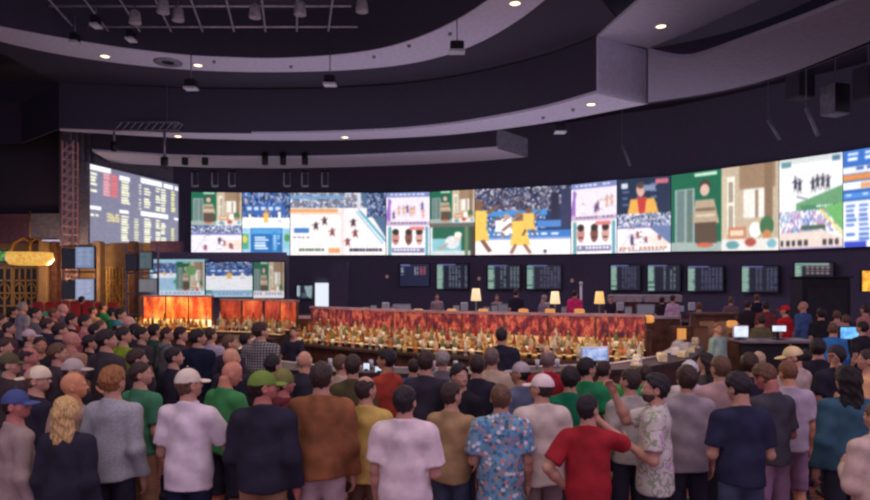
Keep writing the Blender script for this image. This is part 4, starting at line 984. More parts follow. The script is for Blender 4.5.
# bottles
def bottle_proto(i):
    prof = [[(.036, 0), (.038, .02), (.038, .17), (.030, .20), (.014, .235), (.013, .285)], [(.042, 0), (.043, .02), (.043, .14), (.036, .18), (.015, .22), (.014, .26)], [(.032, 0), (.034, .02), (.034, .20), (.020, .25), (.013, .29), (.013, .33)], [(.047, 0), (.048, .015), (.048, .12), (.034, .16), (.018, .18), (.017, .21)]][i % 4]
    cols = [(196, 130, 60), (226, 210, 176), (236, 226, 206), (176, 110, 66), (140, 146, 90), (206, 160, 90), (176, 60, 48), (216, 190, 130)]
    c = cols[i % 8]; k = 'bottle_glass_%d' % (i % 8)
    if k not in MATS:
        m, nt, b = nodes_of(k); tr = nt.nodes.new('ShaderNodeBsdfTranslucent'); tr.inputs[0].default_value = (*lin(c), 1)
        b.inputs['Base Color'].default_value = (*lin(c), 1); b.inputs['Roughness'].default_value = .12
        mx = nt.nodes.new('ShaderNodeMixShader'); mx.inputs[0].default_value = .55
        out = nt.nodes['Material Output']; nt.links.new(b.outputs[0], mx.inputs[1]); nt.links.new(tr.outputs[0], mx.inputs[2]); nt.links.new(mx.outputs[0], out.inputs[0]); MATS[k] = m
    lab = [(240, 230, 210), (200, 120, 90), (150, 140, 130), (230, 200, 130)][i % 4]
    t = thing('liquor_bottle', 'small glass bottle among the many on the stepped back bar shelves', 'bottle', (0, 0, 0), 0, 'bottles along the back bar')
    h0, r0 = prof[2][1], prof[1][0]
    MB().lathe(prof, n=10).build('glass', MATS[k], t); MB().lathe([(r0+.0015, .045), (r0+.0015, h0*.75)], n=10).build('label', plain('bottle_label_%d' % (i % 4), lab, .7, var=.05), t)
    MB().lathe([(prof[-1][0]+.002, prof[-1][1]-.03), (prof[-1][0]+.002, prof[-1][1]+.012), (.004, prof[-1][1]+.016)], n=8).build('cap', plain('bottle_cap_%d' % (i % 3), [(120, 96, 70), (206, 170, 100), (170, 90, 70)][i % 3], .4), t)
    return t
protos = [bottle_proto(i) for i in range(8)]; usedp = set()
def put_bottle(p, z):
    i = random.randrange(8)
    if i in usedp: t = copy_tree(protos[i])
    else: t = protos[i]; usedp.add(i)
    t.location = (p.x, p.y, z); t.rotation_euler = (0, 0, random.uniform(0, 6)); k = random.uniform(.95, 1.25); t.scale = (k, k, k)
def line_bottles(pts, n, off, z):
    for i in range(n):
        a_, dv = along(pts, (i+.5+random.uniform(-.25, .25))/n); q = a_+Vector((-dv.y, dv.x))*off; put_bottle(q, z)
line_bottles(bp, 62, -.05, 1.03); line_bottles(bp, 56, .2, 1.13); line_bottles(bp, 40, -.28, .95)
line_bottles(bm_, 24, -.05, 1.03); line_bottles(bm_, 18, .2, 1.13); line_bottles(bl, 16, -.05, 1.03); line_bottles(bl, 12, .2, 1.13)
# front counter
cp_ = [(-4.6, 15.5), (-4.1, 12.2), (-3.5, 10.7), (-2.1, 9.6), (-.6, 9.25), (.9, 9.2), (2.9, 9.7), (4.1, 10.8), (4.9, 12.2), (5.4, 13.4)]
t = thing('bar_counter', 'dark curved bar counter running behind the crowd', 'bar counter', (0, 9.6, 0)); L = [(p[0], p[1]-9.6) for p in cp_]
MB().run(L, 0, 1.02, .35).build('front', M_FRONT, t); MB().run(L, 1.02, 1.08, .62, .1).build('worktop', M_COUNTER, t)
MB().run(L, 1.081, 1.095, .05, .36).build('rail', plain('pale_steel', (168, 142, 146), .5), t); MB().tube([(p[0]*1.0, p[1]-.42, .2) for p in L], .025, 8).build('foot_rail', plain('brass', (200, 150, 70), .35, .7), t)
cw = [(4.25, 10.9), (4.9, 12.3), (5.55, 13.7)]
# glasses & white goods on the right end of the bar
def on_counter(tp, off, z, name, label, cat, group=None):
    a_, dv = along(cp_, tp); q = a_+Vector((-dv.y, dv.x))*off; return thing(name, label, cat, (q.x, q.y, z), math.atan2(dv.y, dv.x), group)
for i in range(16):
    t = on_counter(.735+.0165*i, .1+.15*((i*7) % 3-1), 1.08, 'napkin_stack', 'pale stack of napkins and paper goods on the right end of the bar', 'napkins', 'pale stacks on the bar end')
    h = .04+.03*((i*5) % 4); MB().box((0, 0, h/2), (.15, .13, h), .2*i, .01).build('paper', M_WHITE if i % 3 else plain('cream_paper', (220, 200, 160), .8), t); MB().box((0, 0, h+.006), (.12, .10, .012), .2*i+.3).build('top_sheet', plain('cream_paper', (220, 200, 160), .8), t)
for i in range(14):
    t = on_counter(.40+.02*i, .22, 1.08, 'drinking_glass', 'clear drinking glass in the row on the bar counter', 'glass', 'glasses on the bar counter')
    m_ = plain('clear_glassware', (196, 196, 206), .08, var=.02); MB().lathe([(.026, 0), (.034, .13), (.031, .13), (.024, .01)], n=12).build('tumbler', m_, t); MB().lathe([(.0001, .015), (.024, .015), (.030, .10), (.0001, .10)], n=12).build('drink', plain('amber_drink', (190, 120, 50), .2), t)
# screens on the bar
def pos(px, py, d, w, h, label, scr, frame_m=None, yaw=0):
    p = U(px, py, d); z0 = 1.08
    t = thing('bar_monitor', label, 'monitor', (p.x, d, z0), yaw); zc = p.z-z0
    MB().box((0, .04, .01), (w*.5, .22, .02)).build('base', M_BLACK, t); MB().box((0, .06, zc/2), (.06, .04, zc)).build('stand', M_BLACK, t)
    MB().box((0, .02, zc), (w, .05, h), 0, .008).build('bezel', frame_m or M_BLACK, t); MB().box((0, -.008, zc), (w*.86, .012, h*.82)).build('screen', scr, t); return t
SCR_B = emis_noise('blue_white_screen', [(.3, (90, 120, 180)), (.55, (170, 190, 226)), (.7, (210, 220, 240))], 9, .75)
SCR_W = emis_noise('white_screen', [(.3, (170, 196, 216)), (.6, (226, 234, 244))], 7, .9)
SCR_C = emis_noise('cyan_screen', [(.3, (40, 110, 200)), (.6, (120, 200, 244))], 7, .9)
pos(595, 354, 9.6, .42, .22, 'white framed bar monitor behind the green shirted men', SCR_B, M_WHITE)
pos(366.5, 368, 9.4, .10, .17, 'narrow pale bar tablet left of the man in the orange red shirt', SCR_W)
pos(380, 370, 9.2, .16, .12, 'small bright bar terminal in front of the man in the orange red shirt', SCR_W)

# ---------------------------------------------------------------- the raised area beyond the bar
slab('floor', -5, 26, 17.6, 45, 0, .3, M_CARPET)
pw = [(-4.4, 17.3), (6.6, 17.3)]
t = thing('low_partition', 'long low dark partition with a pale rail beyond the back bar', 'partition', (1.1, 17.3, 0)); L = [(-5.4, 0), (5.5, 0)]
MB().run(L, 0, 1.36, .14).build('panel', M_BROWN, t); MB().run(L, 1.36, 1.43, .2).build('rail', plain('pale_mauve_rail', (186, 160, 172), .4), t)
for px, py in ((418, 310), (452, 311), (484, 311), (525, 312), (552, 312), (582, 313)):
    p = U(px, py, 17.0); t = thing('amber_lamp', 'small square amber lamp along the low partition', 'lamp', (p.x, 17.3, 1.445), 0, 'amber lamps on the low partition')
    MB().box((0, 0, .1), (.26, .14, .15), 0, .03).build('lamp_shade', emis('amber_lamp_glow', (226, 156, 80), .6), t); MB().box((0, 0, -.01), (.34, .18, .03)).build('base', M_BROWN, t)
for px, py, c, lbl in ((476, 294, (250, 220, 170), 'cream glowing table lamp right of the white columned odds board'), (555, 297, (252, 226, 176), 'cream glowing table lamp left of the person in pink'), (599.5, 297, (246, 200, 120), 'yellow glowing table lamp right of the slim white pole')):
    p = U(px, py, 21); t = thing('table_lamp', lbl, 'table lamp', (p.x, 21, 1.05)); h = p.z-1.05
    MB().lathe([(.16, 0), (.16, .03), (.03, .06), (.03, h-.1)], n=12).build('base', M_METAL, t); MB().lathe([(.17, h-.22), (.17, h-.2), (.12, h+.18), (.115, h+.18)], n=16).build('lamp_shade', emis('lamp_%d' % px, c, .75), t)
for i, (px, wd) in enumerate(((380, 2.4), (476, 2.6), (560, 2.6), (624, 1.5), (684, 1.5))):
    x = wallx(px, 21); t = thing('betting_desk', ['long dark desk at the far left of the raised area', 'long dark desk under the first cream lamp', 'long dark desk under the second cream lamp', 'dark desk right of the yellow lamp', 'dark desk before the second grey ledge'][i], 'desk', (x, 21, .3))
    MB().box((0, 0, .72), (wd, .7, .06), 0, .01).build('desktop', M_COUNTER, t); MB().box((0, .25, .36), (wd-.2, .05, .68)).build('modesty_panel', M_BROWN, t)
    for sx in (-1, 1): MB().box((sx*(wd/2-.08), 0, .35), (.08, .6, .7)).build('leg', M_BROWN, t)
def armchair(x, y, rz, c, label, group):
    t = thing('lounge_chair', label, 'chair', (x, y, .3), rz, group); m_ = plain('chair_%d_%d_%d' % c, c, .8)
    MB().box((0, 0, .36), (.6, .6, .16), 0, .05).build('seat', m_, t); MB().box((0, .27, .68), (.6, .14, .62), 0, .06).build('backrest', m_, t)
    for sx in (-1, 1):
        MB().box((sx*.3, 0, .48), (.1, .56, .12), 0, .03).build('armrest', m_, t)
        for sy in (-1, 1): MB().beam((sx*.25, sy*.24, 0), (sx*.25, sy*.24, .3), .05).build('leg', M_BLACK, t)
    return t
ch0 = None
for i, px in enumerate((366, 393, 420, 447, 474, 501, 528, 555, 592, 619, 646)):
    y = 18.5+.12*(i % 2); x = wallx(px, y)
    if ch0 is None: ch0 = armchair(x, y, math.pi, (120, 108, 124), 'greyish lounge chair facing away among the desks of the raised area', 'lounge chairs in the raised area')
    else:
        c_ = copy_tree(ch0); c_.location = (x, y, .3); c_.rotation_euler = (0, 0, math.pi+.2*((i % 3)-1))
for i, (px, lbl) in enumerate(((404, 'small grey desk screen at the far left of the raised area'), (500, 'small grey desk screen behind the man in dark clothes'), (632, 'grey ledge screen under the dim odds board'))):
    p = U(px, 296, 22.5); t = thing('desk_monitor', lbl, 'monitor', (p.x, 21.05, 1.05)); MB().box((0, 0, .01), (.3, .2, .02)).build('base', M_BLACK, t); MB().box((0, .02, .14), (.05, .04, .26)).build('stand', M_BLACK, t); MB().box((0, 0, .38), (.62, .05, .36), 0, .01).build('bezel', M_METAL, t); MB().box((0, -.03, .38), (.56, .01, .3)).build('screen', emis('dim_grey_screen', (120, 116, 130), .4), t)
for i, px in enumerate((366, 374, 386, 394, 456, 464, 486, 494, 545, 564, 571, 619, 627, 679, 690)):
    t = thing('desk_monitor', 'small dim screen on the dark desks of the raised area', 'monitor', (wallx(px, 21)+.0, 20.86, 1.05), .25*((i % 3)-1), 'dim screens on the raised desks')
    hh_ = .30+.07*(i % 3); MB().box((0, 0, .01), (.16, .16, .02)).build('base', M_BLACK, t); MB().box((0, .03, hh_/2), (.04, .03, hh_)).build('stand', M_BLACK, t); MB().box((0, 0, hh_+.05), (.24, .04, .26), 0, .008).build('bezel', [M_METAL, M_BLACK, M_WHITE][i % 3], t); MB().box((0, -.025, hh_+.05), (.20, .01, .2)).build('screen', emis('dim_grey_screen', (120, 116, 130), .4), t)
t = thing('slim_pole', 'slim white upright pole right of the person in pink', 'pole', (wallx(581, 20.5), 20.5, .3)); MB().lathe([(.16, 0), (.16, .03), (.04, .05), (.04, 1.95)], n=10).build('shaft', M_WHITE, t); MB().lathe([(.04, 1.95), (.06, 1.97), (.06, 2.03), (.0001, 2.05)], n=10).build('finial', M_WHITE, t)
for i, (x0, x1) in enumerate(((609, 640), (643, 680))):
    a_, b_ = U(x0, 292, 26), U(x1, 299, 26); t = thing('ledge_counter', ['first grey ledge below the dim odds boards, right of the pole', 'second grey ledge below the green rowed odds board'][i], 'counter', ((a_.x+b_.x)/2, 26, .3))
    wdt = b_.x-a_.x; MB().box((0, 0, 1.35), (wdt, .5, .3), 0, .02).build('ledge', plain('grey_ledge', (150, 138, 140), .7), t); MB().box((0, .1, .6), (wdt-.1, .3, 1.2)).build('base', M_BROWN, t)
# kiosk and boards on the right
a_, b_ = U(803, 278, 20.5), U(852, 306, 20.5)
t = thing('dark_booth', 'large plain dark booth in front of the pale green odds board', 'booth', ((a_.x+b_.x)/2, 20.9, .3)); wdt = b_.x-a_.x; hh_ = a_.z-.3
MB().box((0, 0, hh_/2), (wdt, .7, hh_), 0, .03).build('cabinet', plain('booth_black', (40, 36, 44), .7), t); MB().box((0, -.02, hh_+.03), (wdt+.1, .8, .06)).build('top', M_BLACK, t); MB().box((0, -.365, hh_*.55), (wdt-.3, .02, hh_*.6)).build('door_panel', plain('booth_panel', (46, 41, 48), .6), t)
t = thing('lit_sign', 'yellow lit sign at the right frame edge beside the dark booth', 'sign', U(868, 281, 19)); MB().box((0, .06, 0), (.36, .1, .66)).build('sign_box', M_BLACK, t); MB().box((0, 0, 0), (.32, .03, .6)).build('sign_face', emis_noise('yellow_sign', [(.35, (230, 120, 40)), (.6, (250, 206, 70))], 5, .9), t)
# light wood screens, host desk and tables
t = thing('wood_screen', 'light wood panelled screen with two doors behind the woman in white and green', 'cabinet', (wallx(716, 15.4), 15.4, 0))
MB().box((0, .18, .78), (.95, .3, 1.56)).build('body', M_BROWN, t)
for s_ in (-1, 1):
    dd = MB().box((s_*.22, .0, .98), (.36, .05, .85), 0, .01).build('door', M_LWOOD, t); MB().box((s_*.08, -.04, .95), (.025, .03, .12)).build('handle', M_METAL, dd)
MB().box((0, .15, 1.58), (1.05, .44, .05)).build('top', M_BROWN, t)
t = thing('wood_screen', 'low brown panel with an amber glow left of the light wood screen', 'partition', (wallx(690, 15.2), 15.2, 0)); MB().box((0, .1, .65), (.86, .16, 1.3)).build('body', M_BROWN, t); MB().box((-.2, .0, 1.12), (.2, .05, .26)).build('glow_panel', emis('amber_lamp_glow', (226, 156, 80), .6), t); MB().box((.25, .0, .8), (.34, .05, .9)).build('door', plain('tan_panel', (130, 92, 70), .6), t)
for px, py, d, lbl in ((732, 324, 13.8, 'square amber lamp right of the light wood screen'), (648, 319, 11.9, 'amber lamp at the right end of the red glass bar')):
    p = U(px, py, d); t = thing('amber_lamp', lbl, 'lamp', (p.x, d, 0)); MB().box((0, 0, p.z/2-.1), (.1, .1, p.z-.2)).build('post', M_BROWN, t); MB().box((0, 0, p.z), (.2, .12, .15), 0, .03).build('lamp_shade', emis('amber_lamp_glow', (226, 156, 80), .6), t)
p0_, p1_ = U(736, 341, 12.6), U(812, 341, 12.6)
t = thing('service_desk', 'long dark service desk with a pale front edge behind the right crowd', 'desk', ((p0_.x+p1_.x)/2, 12.7, 0)); wdt = p1_.x-p0_.x; zt = p0_.z
MB().box((0, 0, zt), (wdt, .7, .05), 0, .01).build('desktop', plain('desk_top_grey', (130, 116, 124), .35), t); MB().box((0, -.2, zt/2-.02), (wdt-.1, .06, zt-.05)).build('front_panel', plain('desk_panel', (44, 38, 44), .6), t)
for sx in (-1, 1): MB().box((sx*(wdt/2-.06), .1, zt/2-.02), (.06, .5, zt-.05)).build('leg', M_BROWN, t)
def desk_screen(px, py, d, w, h, label, scr, frame, z0, blob=False):
    p = U(px, py, d); t = thing('desk_monitor', label, 'monitor', (p.x, d, z0)); zc = max(p.z-z0, h/2+.04)
    MB().box((0, .03, .01), (w*.5, .2, .02)).build('base', M_BLACK, t); MB().box((0, .05, zc/2), (.05, .03, zc)).build('stand', M_BLACK, t); MB().box((0, .02, zc), (w, .05, h), 0, .008).build('bezel', frame, t); MB().box((0, -.01, zc), (w*.88, .012, h*.84)).build('screen', scr, t)
    if blob: MB().lathe([(.0001, -.012), (.09, -.012), (.09, .004)], n=16).build('picture', M_BLACK, t).matrix_basis = Matrix.Translation((.03, -.01, zc-.02)) @ Matrix.Rotation(math.pi/2, 4, 'X')
desk_screen(741, 332, 12.6, .30, .24, 'white framed monitor with a dark round figure on the service desk', SCR_W, M_WHITE, zt+.025, True)
desk_screen(779, 328.5, 12.6, .30, .13, 'wide bright monitor on the service desk below the red hooded person', SCR_W, M_BLACK, zt+.025)
p = U(856, 350, 12.2); t = thing('side_table', 'dark side table under the cyan monitor at the right', 'table', (p.x, 12.35, 0)); MB().box((0, 0, .98), (.8, .6, .05), 0, .01).build('tabletop', M_COUNTER, t)
for sx in (-1, 1):
    for sy in (-1, 1): MB().beam((sx*.33, sy*.24, 0), (sx*.33, sy*.24, .96), .06).build('leg', M_BROWN, t)
desk_screen(851, 333, 12.2, .46, .26, 'bright cyan monitor right of the person in blue', SCR_C, M_BLACK, 1.005)
# red booth seats at the far left
for i in range(7):
    px = 38+i*12.5; d = 19.6; t = thing('booth_seat', 'tall red upholstered booth seat behind the left crowd', 'seat', (wallx(px, d), d, 0), 0, 'red booth seats behind the left crowd')
    R_ = plain('red_vinyl', (170, 40, 40), .5); MB().box((0, .0, .9), (.31, .14, 1.66), 0, .05).build('backrest', R_, t); MB().box((0, .32, .4), (.31, .5, .2), 0, .05).build('seat', R_, t); MB().box((0, .2, .15), (.31, .5, .3)).build('base', M_BROWN, t)
# ---------------------------------------------------------------- the people
SK, SKP, SKR, SKT, SKD = (192, 140, 120), (206, 150, 138), (186, 114, 104), (182, 128, 100), (120, 78, 58)
HB, HD, HBR, HG, HBL, HGI = (64, 48, 46), (46, 38, 42), (104, 76, 60), (150, 140, 138), (206, 164, 110), (150, 98, 60)
BLK, NAVY, CHAR, OLIVE = (50, 46, 60), (40, 42, 66), (66, 62, 70), (92, 84, 58)
JEAN, KHAKI, DKT = (72, 76, 98), (150, 112, 84), (52, 48, 62)
FLORAL = floral()
PLAID = plaid('grey_plaid', (170, 160, 156), (78, 72, 78), 9)
PRINT = speckle('pale_print', [(.0, (208, 196, 186)), (.42, (208, 196, 186)), (.47, (150, 160, 130)), (.52, (214, 200, 196)), (.6, (196, 150, 180)), (.66, (214, 204, 196))], 9)
MARL = speckle('grey_marl', [(.35, (150, 146, 154)), (.6, (176, 172, 178))], 90, 'LINEAR')
CAMO = speckle('camo', [(.4, (70, 70, 56)), (.5, (110, 100, 80)), (.6, (60, 54, 48))], 14)
# front rows, from the left
P(17, 383, 1.655, 40, 45, (168, 142, 138), DKT, 'short', 'person in a blue cap and grey mauve sweater at the left frame edge', hat=('cap', (78, 88, 136)), sleeve='l', skin=SKR, pose=('down', 'down'))
P(38, 360, 1.735, 35, 40, BLK, DKT, 'short', 'person in a backward cream cap and black tee left of the blond haired person', hat=('capback', (226, 206, 178)), pose=('down', 'front'), hairc=HBR)
P(74, 368, 1.70, 15, 55, (170, 140, 124), DKT, 'bald', 'bald person with a hand on the shoulder of the grey sweater wearer', skin=(214, 142, 104), pose=('down', 'reach'))
P(67, 393, 1.62, 5, 10, (50, 46, 60), DKT, 'wavy', 'person with wavy blond hair and a black cardigan, back turned', hairc=HBL, sleeve='l', hem=.78, loose=.012, w=.95)
P(113, 362, 1.765, 8, 10, MARL, DKT, 'full', 'person with ginger brown hair and a grey long sleeved sweater, back turned', hairc=HGI, sleeve='l', d=4.15, loose=.006)
P(141, 358, 1.745, 22, 50, (72, 128, 96), KHAKI, 'short', 'person in a faded green tee and khaki trousers left of the white cap', hairc=HB, d=4.75)
P(189, 362, 1.775, 8, 35, (226, 206, 214), NAVY, 'short', 'person in a white cap and pale pink white polo with navy trousers', hat=('cap', (226, 206, 188)), collar=True, pose=('front', 'lean'), hem=.86, loose=.01, d=4.0, hairc=HBR)
P(226, 357, 1.72, 25, 45, (70, 140, 82), BLK, 'bald', 'bald person in a bright green tee looking down', skin=(208, 136, 112), pitch=28, short=True, d=4.8, pose=('front', 'front'))
P(264, 364, 1.775, 5, 60, (50, 46, 60), KHAKI, 'short', 'person in a green cap and black sweater with khaki trousers', hat=('cap', (118, 140, 66)), sleeve='l', loose=.014, d=3.95, pose=('front', 'down'), skin=SKR, w=1.06)
P(284, 366, 1.72, 25, 45, (112, 50, 56), DKT, 'buzz', 'person in a maroon hoodie just behind the green cap', hat=('beanie', (128, 124, 74)), sleeve='l', hood=True, d=4.75, skin=SKR)
P(322, 357, 1.80, 0, 5, plain('brown_suede', (142, 88, 56), .85, var=.18, scale=7, bmp=.3), (186, 156, 160), 'short', 'person in a brown suede jacket and pale trousers, back turned', sleeve='l', loose=.018, d=4.1, hairc=HB, collar=True, w=1.04)
P(365, 372, 1.69, 14, 30, (206, 172, 96), (120, 92, 76), 'fringe', 'person in a yellow tee with thinning dark hair', hairc=HB, pose=('front', 'front'), d=4.2, hem=.86, loose=.006)
P(405, 381, 1.68, 12, 10, (228, 204, 208), DKT, 'short', 'person in a loose pale pink tee right of the yellow tee', hairc=HD, d=3.75, loose=.02, short=True, pose=('down', 'front'), hem=.80, w=1.05)
P(452, 378, 1.68, 20, 30, (176, 142, 106), JEAN, 'short', 'person in a tan tee and dark jeans left of the floral shirt', hairc=HB, d=4.25, pose=('down', 'front'))
P(501, 380, 1.645, -4, 8, FLORAL, DKT, 'short', 'person in a blue and pink floral shirt, back turned', hairc=HBR, d=4.15, loose=.016, collar=True, hem=.80, pose=('front', 'down'), w=1.06)
P(541, 368, 1.71, -12, -40, (218, 200, 186), (150, 122, 122), 'short', 'person in a white cap and cream shirt right of the floral shirt', hat=('cap', (232, 210, 206)), d=4.25, loose=.014, pose=('front', 'down'), hem=.84, hairc=HB, w=1.06)
P(519, 357, 1.72, -30, -40, (104, 108, 130), DKT, 'short', 'person in a grey cap and slate tee behind the white cap and floral shirt', hat=('cap', (176, 160, 164)), d=5.2, pose=('front', 'front'), skin=SKT)
P(588, 390, 1.635, 10, 40, (160, 42, 50), DKT, 'short', 'person in a red tee raising a hand to the mouth', hairc=HD, d=3.85, pose=('hips', 'mouth'), loose=.008)
P(630, 365, 1.71, -15, -25, (176, 166, 158), DKT, 'short', 'person in a grey beige tee partly hidden by a raised arm', hairc=HB, d=4.65, loose=.008)
P(655, 370, 1.70, -68, -14, PRINT, DKT, 'full', 'bearded person in a pale printed shirt with a raised hand', hairc=HD, beard=(84, 62, 56), d=4.1, pose=('front', 'raise'), loose=.012, collar=True, hem=.84)
P(687, 362, 1.745, 5, 0, (160, 146, 150), DKT, 'full', 'person in a grey lilac tee with short brown hair, back turned', hairc=(66, 48, 42), d=4.45, loose=.008, hem=.86, pose=('front', 'down'))
P(720, 352, 1.78, -6, -8, (184, 148, 146), DKT, 'short', 'person in a dusty pink tee with light brown hair', hairc=HBR, d=4.85, loose=.008)
P(741, 369, 1.70, 4, -30, (48, 48, 70), JEAN, 'full', 'person in a navy tee and jeans with dark hair, back turned', hairc=HD, d=4.05, loose=.006, pose=('front', 'front'), pitch=15)
P(771, 360, 1.73, -14, -22, (74, 70, 78), (150, 116, 140), 'full', 'person in a charcoal tee and mauve shorts looking down', hairc=(104, 72, 56), short=True, d=4.55, pitch=28, pose=('front', 'front'), skin=SKR)
P(789, 358, 1.76, 4, -12, (184, 166, 178), (150, 116, 140), 'short', 'person in a pale grey lilac tee right of the charcoal tee', hairc=(120, 80, 58), short=True, d=4.95, loose=.008, pitch=10, skin=(214, 150, 116))
P(847, 362, 1.73, 2, -10, (62, 92, 108), BLK, 'long', 'person with long dark hair and a teal blue shirt', hairc=(36, 28, 30), d=4.35, sleeve='l', loose=.012)
P(877, 398, 1.66, -8, -10, (206, 176, 164), KHAKI, 'short', 'person in a pale pink long sleeved top cut by the right frame edge', hairc=HBR, sleeve='l', d=3.7, loose=.012, pose=('front', 'front'))
# second rows
P(173, 344, 1.74, 25, 40, (50, 46, 60), DKT, 'short', 'person in a black tee with dark hair left of the white cap', hairc=HD, d=5.75)
P(198, 327, 1.77, 18, 40, (36, 40, 60), DKT, 'full', 'person in a navy jacket with black hair, pale cheek in profile', hairc=HD, d=7.2, sleeve='l', loose=.02, w=1.1)
P(232, 345, 1.73, 15, 25, (50, 46, 60), DKT, 'bald', 'bald person in a black jacket behind the bright green tee', sleeve='l', d=5.6, skin=(212, 152, 122), pose=('down', 'down'))
P(230, 332, 1.70, 20, 50, (58, 50, 62), DKT, 'short', 'person with brown hair and a dark top behind the bald black jacket', hairc=HBR, d=6.9)
P(261, 320, 1.78, 5, 50, PLAID, DKT, 'full', 'tall person in a grey plaid shirt at the bar', hairc=HB, d=7.3, sleeve='l', loose=.014, w=1.06)
P(275, 352, 1.66, 10, 30, (52, 44, 54), DKT, 'full', 'short person with black hair in front of the grey plaid shirt', hairc=HD, d=5.6, w=.92)
P(294, 325, 1.70, -160, -10, (50, 46, 60), DKT, 'short', 'person in black facing the camera from behind the bar', hairc=HB, d=11.4, pose=('lean', 'lean'))
P(305, 348, 1.72, 10, 15, (62, 60, 70), DKT, 'bald', 'bald person in a dark grey shirt at the bar left of the suede jacket', d=5.7, skin=(208, 150, 124))
P(340, 352, 1.68, 25, 35, (206, 178, 160), DKT, 'short', 'person in a cream tee between the suede jacket and the olive tee', hairc=HBR, d=5.75)
P(353, 351, 1.72, 0, 10, (88, 80, 54), DKT, 'short', 'person in an olive tee with dark hair, back turned', hairc=HB, d=5.15)
P(386, 346, 1.73, -50, -25, (176, 70, 56), DKT, 'full', 'person in an orange red tee with black hair facing left', hairc=HD, d=5.5, skin=SKT, pose=('front', 'front'))
P(414, 357, 1.66, 10, -20, (64, 84, 124), DKT, 'short', 'person in a blue tee right of the orange red tee', hairc=HB, d=6.3)
P(427, 346, 1.74, 5, 15, (60, 54, 66), DKT, 'short', 'person in a dark plum tee with dark hair, back turned', hairc=HB, d=5.05)
P(442, 348, 1.70, 5, 0, (110, 104, 112), DKT, 'full', 'person with grey hair right of the dark plum tee', hairc=HG, d=6.2)
P(459, 361, 1.68, -150, -60, (40, 36, 44), DKT, 'full', 'dark haired person turning the face toward the camera', hairc=HD, d=4.95)
P(478, 351, 1.72, 0, -5, (50, 46, 60), DKT, 'short', 'person in a black top left of the beige jacket', hairc=HB, d=5.2, sleeve='l')
P(492, 345, 1.74, 6, 15, (196, 172, 146), DKT, 'short', 'person in a beige jacket with greying hair', hairc=(110, 92, 86), d=5.75, sleeve='l', loose=.014)
P(502, 324, 1.72, 5, 20, (50, 46, 60), DKT, 'short', 'person in a black tee standing behind the beige jacket', hairc=HB, d=7.3)
P(548, 346, 1.74, 4, 20, (164, 42, 50), DKT, 'fringe', 'person in a red tee with thinning grey hair near the bar', hairc=(130, 108, 104), d=5.6, skin=SKR)
P(570, 363, 1.71, 8, 8, (30, 112, 80), DKT, 'full', 'person in a dark green tee with black hair behind the white cap', hairc=HD, d=4.75)
P(587, 355, 1.73, 20, 50, (44, 128, 82), DKT, 'full', 'person in a green tee in profile between two other green tees', hairc=HD, d=5.35)
P(604, 358, 1.69, 22, 20, (72, 158, 84), DKT, 'short', 'person in a lighter green tee under the bar monitor', hairc=HB, d=5.8, w=1.08)
P(645, 362, 1.62, 0, 20, (64, 150, 92), DKT, 'short', 'person in a green top behind the bearded person', hairc=HB, d=5.6)
P(690, 358, 1.72, 12, 10, (214, 198, 196), DKT, 'full', 'person with white hair behind the grey lilac tee', hairc=(216, 204, 200), d=5.4)
P(705, 350, 1.68, -25, -40, (74, 76, 66), DKT, 'long', 'person with long dark hair and an olive grey top', hairc=(54, 40, 40), d=5.7, w=.92)
P(750, 350, 1.74, 8, 30, (50, 46, 60), DKT, 'full', 'person in a black top left of the charcoal tee', hairc=(66, 48, 40), d=5.35, sleeve='l')
P(759, 349, 1.70, 14, 30, (52, 128, 88), DKT, 'short', 'person with light hair and a green top behind the black top', hairc=(190, 160, 130), d=6.2)
P(795, 342, 1.72, -30, -45, (188, 168, 158), DKT, 'short', 'person in a cream cap and beige tee leaning at the right', hat=('cap', (226, 200, 148)), d=5.75, loose=.012, pose=('lean', 'lean'), pitch=12, w=1.08)
P(818, 336, 1.74, 10, 20, (46, 42, 52), DKT, 'full', 'dark haired person in a dark top behind the beige tee', hairc=HD, d=6.3)
P(836, 343, 1.70, 5, -20, (50, 46, 60), DKT, 'full', 'dark haired person in a dark top between beige tee and teal shirt', hairc=HD, d=5.9)
P(868, 346, 1.74, -40, -20, (224, 170, 120), DKT, 'short', 'person in a pale orange shirt at the right frame edge', hairc=HB, d=5.4, pose=('front', 'raise'))
P(806, 347, 1.66, 0, 10, (50, 40, 46), DKT, 'short', 'small dark haired person between the cream cap and a dark haired neighbour', hairc=HD, d=6.9)
